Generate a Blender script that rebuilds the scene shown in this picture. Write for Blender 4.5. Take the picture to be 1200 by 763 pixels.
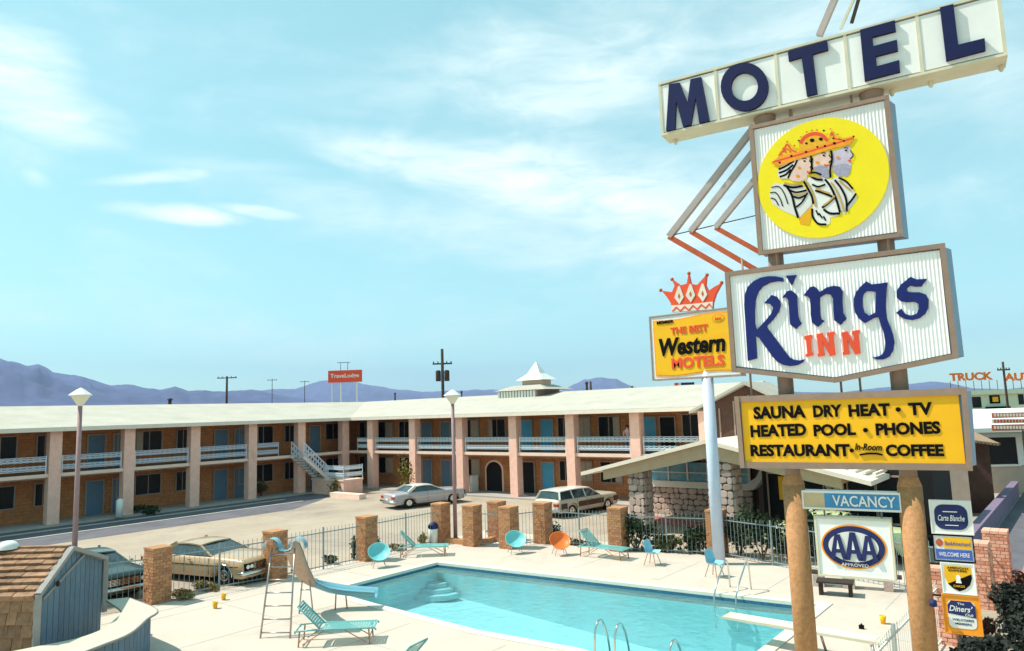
import bpy, bmesh, math, random
from mathutils import Vector, Matrix
from mathutils.geometry import tessellate_polygon
random.seed(7)
PI = math.pi
scene = bpy.context.scene
for o in list(bpy.data.objects): bpy.data.objects.remove(o)
COL = scene.collection

# ------------------------------------------------------------------ camera
FPX = 836.7; EYE = Vector((0, 0, 5.7))
_p, _t, _y = math.radians(6.88), math.radians(1.87), math.radians(38.85)
_rz = Matrix.Rotation(_y, 3, 'Z')
_F = Vector((0, math.cos(_p), math.sin(_p))); _R = Vector((1, 0, 0)); _U = Vector((0, -math.sin(_p), math.cos(_p)))
_r = math.cos(_t)*_R - math.sin(_t)*_U; _u = math.sin(_t)*_R + math.cos(_t)*_U
CF, CR, CU = _rz @ _F, _rz @ _r, _rz @ _u
cam = bpy.data.cameras.new('camera'); cam.sensor_width = 36; cam.lens = FPX/1200*36
cam.clip_start = .1; cam.clip_end = 60000
camo = bpy.data.objects.new('camera', cam); COL.objects.link(camo)
M = Matrix((CR, CU, -CF)).transposed().to_4x4(); M.translation = EYE
camo.matrix_world = M; scene.camera = camo

def ray(x, y): return CF + CR*((x-600)/FPX) - CU*((y-381.5)/FPX)
def gp(x, y, z=0.0):
    "the point of the place at height z that was surveyed at this spot of the photograph"
    d = ray(x, y); return EYE + d*((z-EYE.z)/d.z)
def depth_at(x, y, k): return EYE + ray(x, y)*k
def onplane(x, y, P0, n):
    d = ray(x, y); return EYE + d*((P0-EYE).dot(n)/d.dot(n))

# ------------------------------------------------------------------ light
SUN_EL = math.radians(55)
SH = Vector((-.874, -.485, 0)).normalized()
SUND = Vector((SH.x*math.cos(SUN_EL), SH.y*math.cos(SUN_EL), math.sin(SUN_EL)))
sl = bpy.data.lights.new('sun', 'SUN'); sl.energy = 5.0; sl.angle = math.radians(.5); sl.color = (1, .94, .86)
so = bpy.data.objects.new('sun', sl); COL.objects.link(so)
so.rotation_euler = SUND.to_track_quat('Z', 'Y').to_euler(); so.location = (0, 0, 60)
scene.view_settings.view_transform = 'Standard'; scene.view_settings.look = 'None'
scene.view_settings.exposure = 0.34; scene.view_settings.gamma = 1.0
scene.view_settings.use_curve_mapping = False

w = bpy.data.worlds.new('World'); scene.world = w; w.use_nodes = True
nt = w.node_tree; nt.nodes.clear()
def N(tree, typ, **kw):
    n = tree.nodes.new(typ)
    for k, v in kw.items():
        if k.startswith('i_'): n.inputs[int(k[2:])].default_value = v
        else: setattr(n, k, v)
    return n
def MA(tree, op, a, b=None, c=None, clamp=False):
    n = tree.nodes.new('ShaderNodeMath'); n.operation = op; n.use_clamp = clamp
    for i, v in enumerate((a, b, c)):
        if v is None: continue
        if isinstance(v, (int, float)): n.inputs[i].default_value = v
        else: tree.links.new(v, n.inputs[i])
    return n.outputs[0]
sky = N(nt, 'ShaderNodeTexSky'); sky.sky_type = 'NISHITA'; sky.sun_disc = False
sky.sun_elevation = SUN_EL; sky.sun_rotation = math.atan2(SUND.x, SUND.y) % (2*PI)
sky.altitude = 1000; sky.dust_density = 1.2; sky.air_density = 1.0; sky.ozone_density = 1.0
tint = N(nt, 'ShaderNodeMix', data_type='RGBA', blend_type='MULTIPLY'); tint.inputs[0].default_value = 1
tint.inputs[7].default_value = (1.50, 2.02, 1.42, 1)
nt.links.new(sky.outputs[0], tint.inputs[6])
tc = N(nt, 'ShaderNodeTexCoord'); sep = N(nt, 'ShaderNodeSeparateXYZ'); nt.links.new(tc.outputs['Generated'], sep.inputs[0])
AZ = MA(nt, 'ARCTAN2', sep.outputs[0], sep.outputs[1]); EL = MA(nt, 'ARCSINE', sep.outputs[2])
def skyvec(sx, sy, off=0):
    c = N(nt, 'ShaderNodeCombineXYZ'); nt.links.new(MA(nt, 'MULTIPLY', AZ, sx), c.inputs[0])
    nt.links.new(MA(nt, 'MULTIPLY_ADD', EL, sy, off), c.inputs[1]); return c.outputs[0]
def noise(vec, scale, detail, dist=0, rough=.55):
    n = N(nt, 'ShaderNodeTexNoise'); n.inputs['Scale'].default_value = scale; n.inputs['Detail'].default_value = detail
    n.inputs['Distortion'].default_value = dist; n.inputs['Roughness'].default_value = rough
    nt.links.new(vec, n.inputs['Vector']); return n.outputs['Fac']
warp = noise(skyvec(1, 2.2, .3), 5.5, 5, .6)
fine = noise(skyvec(1, 4.2, 1.3), 8, 12, .5, .64)
def azel(x, y):
    d = ray(x, y).normalized(); return math.atan2(d.x, d.y), math.asin(d.z)
def smooth(v, a, b):
    n = N(nt, 'ShaderNodeMapRange'); n.interpolation_type = 'SMOOTHSTEP'
    nt.links.new(v, n.inputs[0]); n.inputs[1].default_value = a; n.inputs[2].default_value = b; return n.outputs[0]
# (x, y, half length, half height, tilt in degrees, strength, softness)
CLOUDS = [(560, 200, 280, 30, 9, .95, 1.2), (730, 240, 260, 80, 14, 1.0, 1.3), (600, 275, 300, 40, 6, .6, 1.3), (470, 110, 200, 30, -6, .35, 1.4), (880, 320, 190, 60, 25, .5, 1.3),
          (700, 90, 260, 80, -8, .75, 1.4), (950, 60, 300, 150, -10, .55, 1.4), (1120, 60, 160, 90, 0, .5, 1.3),
          (215, 252, 78, 14, 4, 1.0, .7), (300, 248, 50, 8, 8, .85, .7), (170, 209, 62, 9, -4, .75, .8),
          (20, 95, 120, 60, 32, .85, 1.1), (55, 140, 60, 18, 0, .9, .8), (40, 205, 22, 14, 30, .4, 1.0),
          (50, 372, 70, 14, 3, .45, 1.2), (480, 262, 130, 18, 4, .45, 1.2), (960, 170, 190, 70, 25, .3, 1.4),
          (20, 50, 90, 14, 25, .6, 1.0), (280, 195, 120, 10, 3, .25, 1.2)]
tot = None
for (x, y, rx, ry, rot, st, sf) in CLOUDS:
    a0, e0 = azel(x, y); a1, e1_ = azel(x+10, y)
    base = math.atan2(e1_-e0, (a1-a0)) - math.radians(rot); k = math.hypot(e1_-e0, a1-a0)/10
    c, s = math.cos(base), math.sin(base)
    da = MA(nt, 'SUBTRACT', AZ, a0); de = MA(nt, 'SUBTRACT', EL, e0)
    uu = MA(nt, 'MULTIPLY', MA(nt, 'ADD', MA(nt, 'MULTIPLY', da, c), MA(nt, 'MULTIPLY', de, s)), 1/(rx*k))
    vv = MA(nt, 'MULTIPLY', MA(nt, 'SUBTRACT', MA(nt, 'MULTIPLY', de, c), MA(nt, 'MULTIPLY', da, s)), 1/(ry*k))
    dd = MA(nt, 'SQRT', MA(nt, 'ADD', MA(nt, 'MULTIPLY', uu, uu), MA(nt, 'MULTIPLY', vv, vv)))
    dd = MA(nt, 'ADD', dd, MA(nt, 'MULTIPLY', MA(nt, 'SUBTRACT', warp, .5), 2.2))
    m = MA(nt, 'MULTIPLY', smooth(dd, 1.28+.1*sf, 1.1-sf), st)
    tot = m if tot is None else MA(nt, 'MAXIMUM', tot, m)
# thin veils everywhere, so that the sky goes on outside the picture as inside it
veil = MA(nt, 'MULTIPLY', smooth(noise(skyvec(1, 2.6, 4.1), 2.6, 8, .5, .6), .47, .8), .5)
tot = MA(nt, 'MAXIMUM', tot, veil)
tot = MA(nt, 'MULTIPLY', tot, MA(nt, 'MULTIPLY_ADD', fine, 2.2, -.28, True), clamp=True)
cm = N(nt, 'ShaderNodeMix', data_type='RGBA'); nt.links.new(tot, cm.inputs[0]); flat = N(nt, 'ShaderNodeMix', data_type='RGBA'); flat.inputs[0].default_value = .42; flat.inputs[7].default_value = (3.7, 7.0, 7.2, 1)
nt.links.new(tint.outputs[2], flat.inputs[6]); nt.links.new(flat.outputs[2], cm.inputs[6])
cm.inputs[7].default_value = (8.9, 9.8, 9.4, 1)
bg = N(nt, 'ShaderNodeBackground'); bg.inputs[1].default_value = .110
out = N(nt, 'ShaderNodeOutputWorld'); nt.links.new(cm.outputs[2], bg.inputs[0]); nt.links.new(bg.outputs[0], out.inputs[0])

# ------------------------------------------------------------------ materials
MATS = {}
def mat(name, col, rough=.7, nscale=6, namt=.12, bump=.0, bscale=40, metal=0, spec=.3, second=None, sharp=False, **kw):
    if name in MATS: return MATS[name]
    m = bpy.data.materials.new(name); m.use_nodes = True; t = m.node_tree; b = t.nodes['Principled BSDF']
    b.inputs['Roughness'].default_value = rough; b.inputs['Metallic'].default_value = metal
    b.inputs['Specular IOR Level'].default_value = spec
    tcn = t.nodes.new('ShaderNodeTexCoord')
    n = t.nodes.new('ShaderNodeTexNoise'); n.inputs['Scale'].default_value = nscale; n.inputs['Detail'].default_value = 6
    n.inputs['Roughness'].default_value = .65
    t.links.new(tcn.outputs['Object'], n.inputs['Vector'])
    r = t.nodes.new('ShaderNodeValToRGB')
    r.color_ramp.elements[0].position = .3 if not sharp else .46; r.color_ramp.elements[1].position = .7 if not sharp else .54
    c2 = second if second else tuple(min(1, c*(1+namt)) for c in col)
    c1 = tuple(c*(1-namt) for c in col)
    r.color_ramp.elements[0].color = (*c1, 1); r.color_ramp.elements[1].color = (*c2, 1)
    t.links.new(n.outputs['Fac'], r.inputs[0])
    # every object a little different from the next
    oi = t.nodes.new('ShaderNodeObjectInfo'); hs = t.nodes.new('ShaderNodeHueSaturation')
    mr = t.nodes.new('ShaderNodeMapRange'); mr.inputs[3].default_value = 1-kw.get('vary', .06); mr.inputs[4].default_value = 1+kw.get('vary', .06)
    t.links.new(oi.outputs['Random'], mr.inputs[0]); t.links.new(mr.outputs[0], hs.inputs['Value'])
    t.links.new(r.outputs[0], hs.inputs['Color']); t.links.new(hs.outputs[0], b.inputs['Base Color'])
    if bump:
        n2 = t.nodes.new('ShaderNodeTexNoise'); n2.inputs['Scale'].default_value = bscale; n2.inputs['Detail'].default_value = 4
        t.links.new(tcn.outputs['Object'], n2.inputs['Vector'])
        bu = t.nodes.new('ShaderNodeBump'); bu.inputs['Strength'].default_value = bump; bu.inputs['Distance'].default_value = .03
        t.links.new(n2.outputs['Fac'], bu.inputs['Height']); t.links.new(bu.outputs[0], b.inputs['Normal'])
    if 'coat' in kw: b.inputs['Coat Weight'].default_value = kw['coat']; b.inputs['Coat Roughness'].default_value = .06
    MATS[name] = m; return m
m_desert = mat('desert_ground', (.30, .215, .15), .95, .02, .35, .4, 3)
m_lot = mat('parking_lot_surface', (.40, .325, .245), .95, .35, .12, .5, 25)
m_deck = mat('pool_deck_concrete', (.53, .455, .375), .85, .7, .07, .25, 30)
m_kerb = mat('kerb_concrete', (.5, .46, .4), .9, 3, .1, .2)
m_lane = mat('asphalt_lane', (.13, .125, .14), .9, .5, .25, .4, 20)
m_walk = mat('walkway_concrete', (.42, .38, .34), .9, 1, .1, .2)
m_redpave = mat('red_pavement', (.45, .17, .14), .9, 2, .15, .2)
m_roof = mat('white_gravel_roof', (.45, .42, .35), .95, .6, .10, .5, 14)
m_fascia = mat('fascia_paint', (.76, .66, .54), .7, 2, .06)
m_pillar = mat('salmon_stucco', (.88, .53, .42), .9, 3, .10, .4, 30)
m_wall = mat('orange_brown_masonry', (.45, .18, .07), .9, 4, .2, .5, 18)
m_slabedge = mat('slab_edge_paint', (.86, .62, .50), .8, 2, .06)
m_slab = mat('balcony_underside', (.30, .2, .15), .9)
m_doorb = mat('blue_door_paint', (.10, .17, .24), .5, 4, .08)
m_doorbr = mat('bright_blue_door_paint', (.075, .33, .52), .5, 4, .08)
m_dark = mat('painted_shade_black', (.008, .007, .008), .8)  # near-black colour stands for shade in openings and on the office wall
m_glass = mat('window_glass', (.010, .011, .014), .25, 2, .3, spec=.14, vary=.3)
m_curt = mat('curtain_cloth', (.42, .33, .25), .95, 8, .15)
m_frame = mat('window_frame_metal', (.34, .24, .19), .5)
m_rail = mat('white_painted_iron', (.62, .70, .76), .5, 8, .08)
m_railw = mat('white_painted_iron_left', (.64, .69, .78), .5, 8, .08)
m_brick = mat('tan_brick', (.50, .245, .115), .9, 14, .15, .6, 60, vary=.08)
m_brick2 = mat('dark_tan_brick', (.40, .18, .09), .9, 14, .15, .6, 60, vary=.08)
m_brickr = mat('salmon_brick', (.80, .40, .28), .9, 14, .12, .6, 60)
m_brickr2 = mat('deep_salmon_brick', (.66, .26, .16), .9, 14, .12, .6, 60)
m_mortar = mat('mortar', (.48, .38, .29), .95)
m_iron = mat('pale_iron_fence_paint', (.22, .27, .28), .5)
m_white = mat('white_paint', (.76, .75, .70), .45, 3, .04)
m_shade = mat('weathered_wood', (.3, .2, .13), .85, 6, .2, .3)
m_shingle = mat('cedar_shingle', (.29, .165, .095), .9, 5, .35, .6, 50, vary=.28)
m_plank = mat('blue_grey_plank', (.125, .19, .25), .7, 5, .12, .3, 30, vary=.10)
m_trim = mat('grey_trim_wood', (.30, .28, .26), .8, 6, .12)
m_counter = mat('cream_counter_top', (.54, .50, .38), .6, 2, .06)
m_pool = mat('pool_plaster', (.52, .78, .80), .8, 1.2, .06)
m_tile = mat('waterline_tile', (.03, .12, .20), .3, 14, .3)
m_coping = mat('pool_coping', (.66, .62, .50), .8, 2, .05, .2)
m_teal = mat('turquoise_enamel', (.16, .42, .40), .4, 6, .08)
m_tealp = mat('pale_turquoise_plastic', (.20, .58, .58), .45, 4, .08)
m_strap = mat('turquoise_strap', (.12, .36, .34), .5, 12, .12)
m_blueshell = mat('pale_blue_fibreglass', (.25, .55, .66), .45, 6, .08)
m_orange = mat('orange_enamel', (.85, .19, .03), .45, 5, .08)
m_legs = mat('varnished_wood_legs', (.45, .20, .09), .5, 8, .15)
m_tube = mat('galvanised_tube', (.42, .36, .34), .35, 8, .1, metal=.7)
m_chrome = mat('chrome', (.62, .62, .60), .15, 3, .05, metal=1)
m_slide = mat('blue_slide_gelcoat', (.16, .38, .46), .25, 2, .06, coat=.3)
m_slideu = mat('slide_fibreglass_underside', (.50, .34, .24), .6, 6, .1)
m_leaf = mat('leaf_dark_green', (.035, .055, .022), .8, 2, .4, vary=.2)
m_leafy = mat('leaf_yellow_green', (.22, .17, .03), .8, 2, .35)
m_leafd = mat('leaf_dry', (.24, .18, .07), .85, 3, .35)
m_leafo = mat('leaf_olive', (.09, .095, .035), .85, 3, .35)
m_bark = mat('bark', (.12, .08, .05), .9)
m_pole = mat('creosoted_pole', (.045, .03, .022), .85, 5, .2)
m_tanpost = mat('tan_painted_steel_post', (.42, .21, .088), .7, 14, .22, .3, 30)
m_signframe = mat('bronze_sign_frame', (.31, .21, .155), .5, 6, .1)
m_signside = mat('blue_grey_sheet_metal', (.20, .30, .42), .45, 2, .08)
m_motelframe = mat('cream_channel_frame', (.66, .62, .46), .5, 3, .08)
m_navy = mat('navy_enamel', (.013, .018, .075), .6, 4, .08, spec=.15)
m_kblue = mat('royal_blue_acrylic', (.014, .024, .14), .6, 4, .08, spec=.15)
m_redp = mat('red_orange_paint', (.80, .085, .03), .45, 4, .06)
m_redbar = mat('rust_red_paint', (.50, .10, .035), .6, 6, .15)
m_panel = mat('white_acrylic_panel', (.87, .87, .83), .4, 1.2, .05, vary=.03)
m_rib = mat('ribbed_white_acrylic', (.87, .86, .83), .45, 1.2, .04)
m_yel = mat('yellow_acrylic', (.90, .72, .01), .4, 2, .04)
m_yel2 = mat('printed_chrome_yellow', (.88, .45, .02), .4, 30, .15)
m_amber = mat('amber_yellow_acrylic', (.88, .45, .010), .4, 1.1, .06)
m_black = mat('black_paint', (.006, .005, .006), .8, 4, .1, spec=.08)
m_flesh = mat('printed_flesh_tone', (.80, .55, .45), .5)
m_flesh2 = mat('printed_grey_flesh', (.56, .48, .58), .5)
m_crown = mat('printed_orange_crown', (.86, .30, .02), .5)
m_gold = mat('ochre_print', (.55, .34, .08), .5)
m_redp2 = mat('orange_red_letter_paint', (.80, .20, .03), .5)
m_leafr = mat('leaf_reddish_brown', (.13, .055, .035), .85, 3, .4)
m_leafk = mat('leaf_near_black_green', (.022, .028, .020), .85, 2, .4, vary=.2)
m_ltblue = mat('sky_blue_sign_paint', (.06, .27, .52), .45)
m_tanpanel = mat('tan_blank_panel', (.55, .42, .24), .6)
m_orangesign = mat('orange_sign_paint', (.85, .30, .02), .45)
m_indigo = mat('indigo_print', (.018, .026, .115), .6)
m_midblue = mat('mid_blue_print', (.07, .13, .48), .45)
m_palepost = mat('pale_blue_painted_post', (.55, .60, .72), .45, 3, .06)
m_lamppost = mat('mauve_lamp_post', (.36, .22, .22), .6, 5, .1)
m_lampglass = mat('frosted_lamp_glass', (.82, .78, .62), .35, 3, .03)
m_rubber = mat('tyre_rubber', (.015, .015, .016), .8)
m_stonew = mat('cream_fieldstone', (.50, .42, .37), .9, 5, .25, .6, 25, vary=.22)
m_stonep = mat('pinkish_fieldstone', (.46, .35, .30), .9, 5, .25, .6, 25, vary=.25)
m_stonem = mat('stone_joint', (.11, .085, .08), .95)
m_beige = mat('beige_stucco', (.50, .38, .30), .9, 2, .1, .3)
m_brownw = mat('brown_stained_wood', (.10, .05, .035), .85, 4, .2)
m_canopyw = mat('canopy_beam_paint', (.46, .34, .22), .75, 3, .08)
m_lav = mat('lavender_grey_wall', (.20, .15, .22), .85, 2, .1)
m_pgreen = mat('pale_green_stucco', (.62, .70, .52), .8, 1, .06)
m_cloth = mat('blue_trousers', (.06, .11, .25), .9)
m_shirt = mat('pink_shirt', (.62, .40, .38), .9)
m_hair = mat('dark_hair', (.03, .02, .015), .8)
m_skin = mat('skin', (.55, .33, .24), .6)

def ribs(m, scale):
    pass
# brick coursing (fine relief on the far walls)
def brickify(m, sc=1.0):
    t = m.node_tree; b = t.nodes['Principled BSDF']
    tcn = t.nodes.new('ShaderNodeTexCoord'); mp = t.nodes.new('ShaderNodeMapping')
    sepn = t.nodes.new('ShaderNodeSeparateXYZ'); cmb = t.nodes.new('ShaderNodeCombineXYZ'); ad = t.nodes.new('ShaderNodeMath'); ad.operation = 'ADD'
    t.links.new(tcn.outputs['Object'], sepn.inputs[0]); t.links.new(sepn.outputs[0], ad.inputs[0]); t.links.new(sepn.outputs[1], ad.inputs[1])
    t.links.new(ad.outputs[0], cmb.inputs[0]); t.links.new(sepn.outputs[2], cmb.inputs[1])
    br = t.nodes.new('ShaderNodeTexBrick'); t.links.new(cmb.outputs[0], br.inputs['Vector']); br.inputs['Scale'].default_value = 1
    br.inputs['Brick Width'].default_value = .4*sc; br.inputs['Row Height'].default_value = .2*sc; br.inputs['Mortar Size'].default_value = .014*sc
    br.inputs['Color1'].default_value = (.9, .9, .9, 1); br.inputs['Color2'].default_value = (1.15, 1.1, 1.05, 1); br.inputs['Mortar'].default_value = (.72, .74, .78, 1)
    mx = t.nodes.new('ShaderNodeMix'); mx.data_type = 'RGBA'; mx.blend_type = 'MULTIPLY'; mx.inputs[0].default_value = 1
    src = b.inputs['Base Color'].links[0].from_socket
    t.links.new(src, mx.inputs[6]); t.links.new(br.outputs[0], mx.inputs[7]); t.links.new(mx.outputs[2], b.inputs['Base Color'])
brickify(m_wall)
def wear(m, scale, lo, hi, col, fac, detail=8, stretch=(1, 1, 1)):
    t = m.node_tree; b = t.nodes['Principled BSDF']; g = t.nodes.new('ShaderNodeNewGeometry'); mp = t.nodes.new('ShaderNodeMapping'); mp.inputs['Scale'].default_value = stretch
    n = t.nodes.new('ShaderNodeTexNoise'); n.inputs['Scale'].default_value = scale; n.inputs['Detail'].default_value = detail; n.inputs['Roughness'].default_value = .7; n.inputs['Distortion'].default_value = .6
    r = t.nodes.new('ShaderNodeMapRange'); r.interpolation_type = 'SMOOTHSTEP'; r.inputs[1].default_value = lo; r.inputs[2].default_value = hi; r.inputs[4].default_value = fac
    mx = t.nodes.new('ShaderNodeMix'); mx.data_type = 'RGBA'; mx.inputs[7].default_value = (*col, 1)
    src = b.inputs['Base Color'].links[0].from_socket
    t.links.new(g.outputs['Position'], mp.inputs[0]); t.links.new(mp.outputs[0], n.inputs['Vector']); t.links.new(n.outputs['Fac'], r.inputs[0])
    t.links.new(r.outputs[0], mx.inputs[0]); t.links.new(src, mx.inputs[6]); t.links.new(mx.outputs[2], b.inputs['Base Color'])
wear(m_lot, .16, .48, .72, (.20, .17, .16), .6); wear(m_lot, 1.3, .60, .72, (.10, .09, .09), .55); wear(m_lot, 9, .55, .75, (.55, .48, .40), .4)
wear(m_deck, .35, .50, .75, (.36, .31, .26), .5); wear(m_deck, 2.4, .62, .74, (.25, .22, .20), .45); wear(m_deck, 12, .55, .75, (.66, .60, .50), .35)
wear(m_coping, 3, .55, .75, (.42, .38, .30), .45); wear(m_roof, .5, .5, .75, (.36, .32, .26), .4, 8, (1, 1, .3)); wear(m_roof, 3, .62, .75, (.30, .27, .23), .4)
wear(m_pillar, 1.2, .55, .75, (.45, .26, .20), .4, 6, (1, 1, .3)); wear(m_wall, .8, .5, .7, (.50, .22, .08), .5); wear(m_walk, 1, .5, .7, (.28, .25, .22), .5); wear(m_lane, .6, .5, .7, (.16, .15, .16), .6)
wear(m_panel, 1.0, .55, .8, (.66, .62, .50), .35, 8, (1, 1, .35)); wear(m_rib, 1.0, .55, .8, (.70, .64, .52), .35, 8, (1, 1, .3)); wear(m_amber, .9, .5, .8, (.86, .33, .01), .6); wear(m_tanpost, 3, .55, .75, (.26, .12, .05), .4, 8, (1, 1, .3))
wear(m_kblue, 6, .6, .75, (.04, .05, .20), .5); wear(m_counter, 2, .55, .75, (.42, .38, .29), .4)
# water: clear tinted body with a rippled reflecting surface
m_water = bpy.data.materials.new('pool_water'); m_water.use_nodes = True; t = m_water.node_tree; t.nodes.clear()
_o = N(t, 'ShaderNodeOutputMaterial'); _tr = N(t, 'ShaderNodeBsdfTransparent'); _tr.inputs[0].default_value = (.62, .86, .88, 1)
_g = N(t, 'ShaderNodeBsdfGlossy'); _g.inputs['Roughness'].default_value = .06
_fr = N(t, 'ShaderNodeFresnel'); _fr.inputs[0].default_value = 1.33
_nz = N(t, 'ShaderNodeTexNoise'); _nz.inputs['Scale'].default_value = 3.0; _nz.inputs['Detail'].default_value = 5
_tc = N(t, 'ShaderNodeTexCoord'); t.links.new(_tc.outputs['Object'], _nz.inputs['Vector'])
_b = N(t, 'ShaderNodeBump'); _b.inputs['Strength'].default_value = .5; _b.inputs['Distance'].default_value = .06
t.links.new(_nz.outputs['Fac'], _b.inputs['Height']); t.links.new(_b.outputs[0], _g.inputs['Normal']); t.links.new(_b.outputs[0], _fr.inputs['Normal'])
_mx = N(t, 'ShaderNodeMixShader'); t.links.new(_fr.outputs[0], _mx.inputs[0]); t.links.new(_tr.outputs[0], _mx.inputs[1]); t.links.new(_g.outputs[0], _mx.inputs[2])
t.links.new(_mx.outputs[0], _o.inputs[0])

# ------------------------------------------------------------------ helpers
def tag(o, label=None, cat=None, group=None, kind=None):
    if label: o['label'] = label
    if cat: o['category'] = cat
    if group: o['group'] = group
    if kind: o['kind'] = kind
    return o
def thing(name, label, cat, loc=(0, 0, 0), rz=0, group=None):
    o = bpy.data.objects.new(name, None); COL.objects.link(o); o.empty_display_size = .2
    o.location = loc; o.rotation_euler = (0, 0, rz); return tag(o, label, cat, group)
ORG = {}
def origin(o):
    v = Vector((0, 0, 0))
    while o: v += Vector(o.location); o = o.parent
    return v
class MB:
    def __init__(s): s.v = []; s.f = []; s.sm = []
    def add(s, vs, fs, smooth=False):
        n = len(s.v); s.v += [tuple(v) for v in vs]; s.f += [tuple(i+n for i in f) for f in fs]; s.sm += [smooth]*len(fs); return s
    def box(s, a, b):
        x0, y0, z0 = a; x1, y1, z1 = b
        return s.add([(x0,y0,z0),(x1,y0,z0),(x1,y1,z0),(x0,y1,z0),(x0,y0,z1),(x1,y0,z1),(x1,y1,z1),(x0,y1,z1)],
              [(0,3,2,1),(4,5,6,7),(0,1,5,4),(1,2,6,5),(2,3,7,6),(3,0,4,7)])
    def obox(s, c, ax, h):
        c = Vector(c); X, Y, Z = [Vector(a)*k for a, k in zip(ax, h)]
        vs = [c+X*i+Y*j+Z*k for k in (-1, 1) for i, j in ((-1,-1),(1,-1),(1,1),(-1,1))]
        return s.add(vs, [(0,3,2,1),(4,5,6,7),(0,1,5,4),(1,2,6,5),(2,3,7,6),(3,0,4,7)])
    def bar(s, p, q, w=.05, h=None, up=(0, 0, 1)):
        h = h or w; p = Vector(p); q = Vector(q); d = (q-p); L = d.length; d.normalize(); up = Vector(up)
        if abs(d.dot(up)) > .99: up = Vector((1, 0, 0))
        a = d.cross(up).normalized(); b = a.cross(d)
        return s.obox((p+q)/2, (d, a, b), (L/2, w/2, h/2))
    def tube(s, pts, r=.02, n=6, closed=False, r2=None, cap=True):
        pts = [Vector(p) for p in pts]; m = len(pts); rings = []
        prev = None
        for i, p in enumerate(pts):
            d = (pts[(i+1) % m] - pts[i-1]) if (closed or 0 < i < m-1) else (pts[1]-pts[0] if i == 0 else pts[-1]-pts[-2])
            d.normalize()
            if prev is None:
                up = Vector((0, 0, 1)) if abs(d.z) < .95 else Vector((1, 0, 0)); a = d.cross(up).normalized()
            else:
                a = (prev - d*prev.dot(d)).normalized()
            prev = a; b = d.cross(a); rr = r if r2 is None else r + (r2-r)*i/(m-1)
            rings.append([p + a*(rr*math.cos(2*PI*k/n)) + b*(rr*math.sin(2*PI*k/n)) for k in range(n)])
        vs = [v for R in rings for v in R]; fs = []
        for i in range(m if closed else m-1):
            j = (i+1) % m
            for k in range(n): fs.append((i*n+k, i*n+(k+1) % n, j*n+(k+1) % n, j*n+k))
        if cap and not closed: fs += [tuple(range(n))[::-1], tuple((m-1)*n+k for k in range(n))]
        return s.add(vs, fs, n > 5)
    def prism(s, poly, f0, f1):
        "poly: 2-d outline; f0/f1 map (u,v) to the back and front points"
        n = len(poly); vs = [f0(u, v) for u, v in poly] + [f1(u, v) for u, v in poly]
        tri = tessellate_polygon([[Vector((u, v, 0)) for u, v in poly]])
        fs = [tuple(t_) for t_ in tri] + [tuple(i+n for i in t_) for t_ in tri] + [(i, (i+1) % n, n+(i+1) % n, n+i) for i in range(n)]
        return s.add(vs, fs)
    def lathe(s, prof, c=(0, 0, 0), n=16, smooth=True, axis='z', ang=2*PI):
        vs = []; fs = []
        for (r, z) in prof:
            for k in range(n):
                a = ang*k/n; x, y = r*math.cos(a), r*math.sin(a)
                vs.append((c[0]+x, c[1]+y, c[2]+z) if axis == 'z' else ((c[0]+x, c[1]+z, c[2]+y) if axis == 'y' else (c[0]+z, c[1]+x, c[2]+y)))
        for i in range(len(prof)-1):
            for k in range(n): fs.append((i*n+k, i*n+(k+1) % n, (i+1)*n+(k+1) % n, (i+1)*n+k))
        return s.add(vs, fs, smooth)
    def build(s, name, m, parent=None, world=False, label=None, kind=None):
        me = bpy.data.meshes.new(name)
        off = origin(parent) if (parent is not None and world) else Vector((0, 0, 0))
        me.from_pydata([tuple(Vector(v)-off) for v in s.v], [], s.f); me.update()
        me.polygons.foreach_set('use_smooth', s.sm)
        bm = bmesh.new(); bm.from_mesh(me); bmesh.ops.recalc_face_normals(bm, faces=bm.faces)
        if kind == 'structure' and sum(f.normal.z*f.calc_area() for f in bm.faces) < 0: bmesh.ops.reverse_faces(bm, faces=bm.faces)
        bm.to_mesh(me); bm.free()
        me.materials.append(m); o = bpy.data.objects.new(name, me); COL.objects.link(o)
        if parent is not None: o.parent = parent
        if label: o['label'] = label
        if kind: o['kind'] = kind
        return o
def inst(src, name, parent, loc, rot=(0, 0, 0), sc=(1, 1, 1)):
    o = bpy.data.objects.new(name, src.data if hasattr(src, 'data') else src); COL.objects.link(o)
    o.parent = parent; o.location = loc; o.rotation_euler = rot; o.scale = sc; return o
def copy_tree(o, parent=None):
    c = o.copy(); COL.objects.link(c); c.parent = parent
    for ch in list(o.children): copy_tree(ch, c)
    return c
def struct(name, mb, m): return mb.build(name, m, kind='structure')
def sheet(poly, z, holes=()):
    mb = MB(); loops = [[Vector((x, y, 0)) for x, y in poly]] + [[Vector((x, y, 0)) for x, y in h] for h in holes]
    pts = [p for l in loops for p in l]
    return mb.add([(p.x, p.y, z) for p in pts], [tuple(t_) for t_ in tessellate_polygon(loops)])
def spline(pts, k=6):
    P = [Vector(p) for p in pts]; P = [P[0]*2-P[1]] + P + [P[-1]*2-P[-2]]; out_ = []
    for i in range(1, len(P)-2):
        for j in range(k):
            t_ = j/k; a, b, c, d = P[i-1:i+3]
            out_.append(.5*((2*b) + (c-a)*t_ + (2*a-5*b+4*c-d)*t_*t_ + (3*b-a-3*c+d)*t_**3))
    return out_ + [P[-2]]
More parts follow.
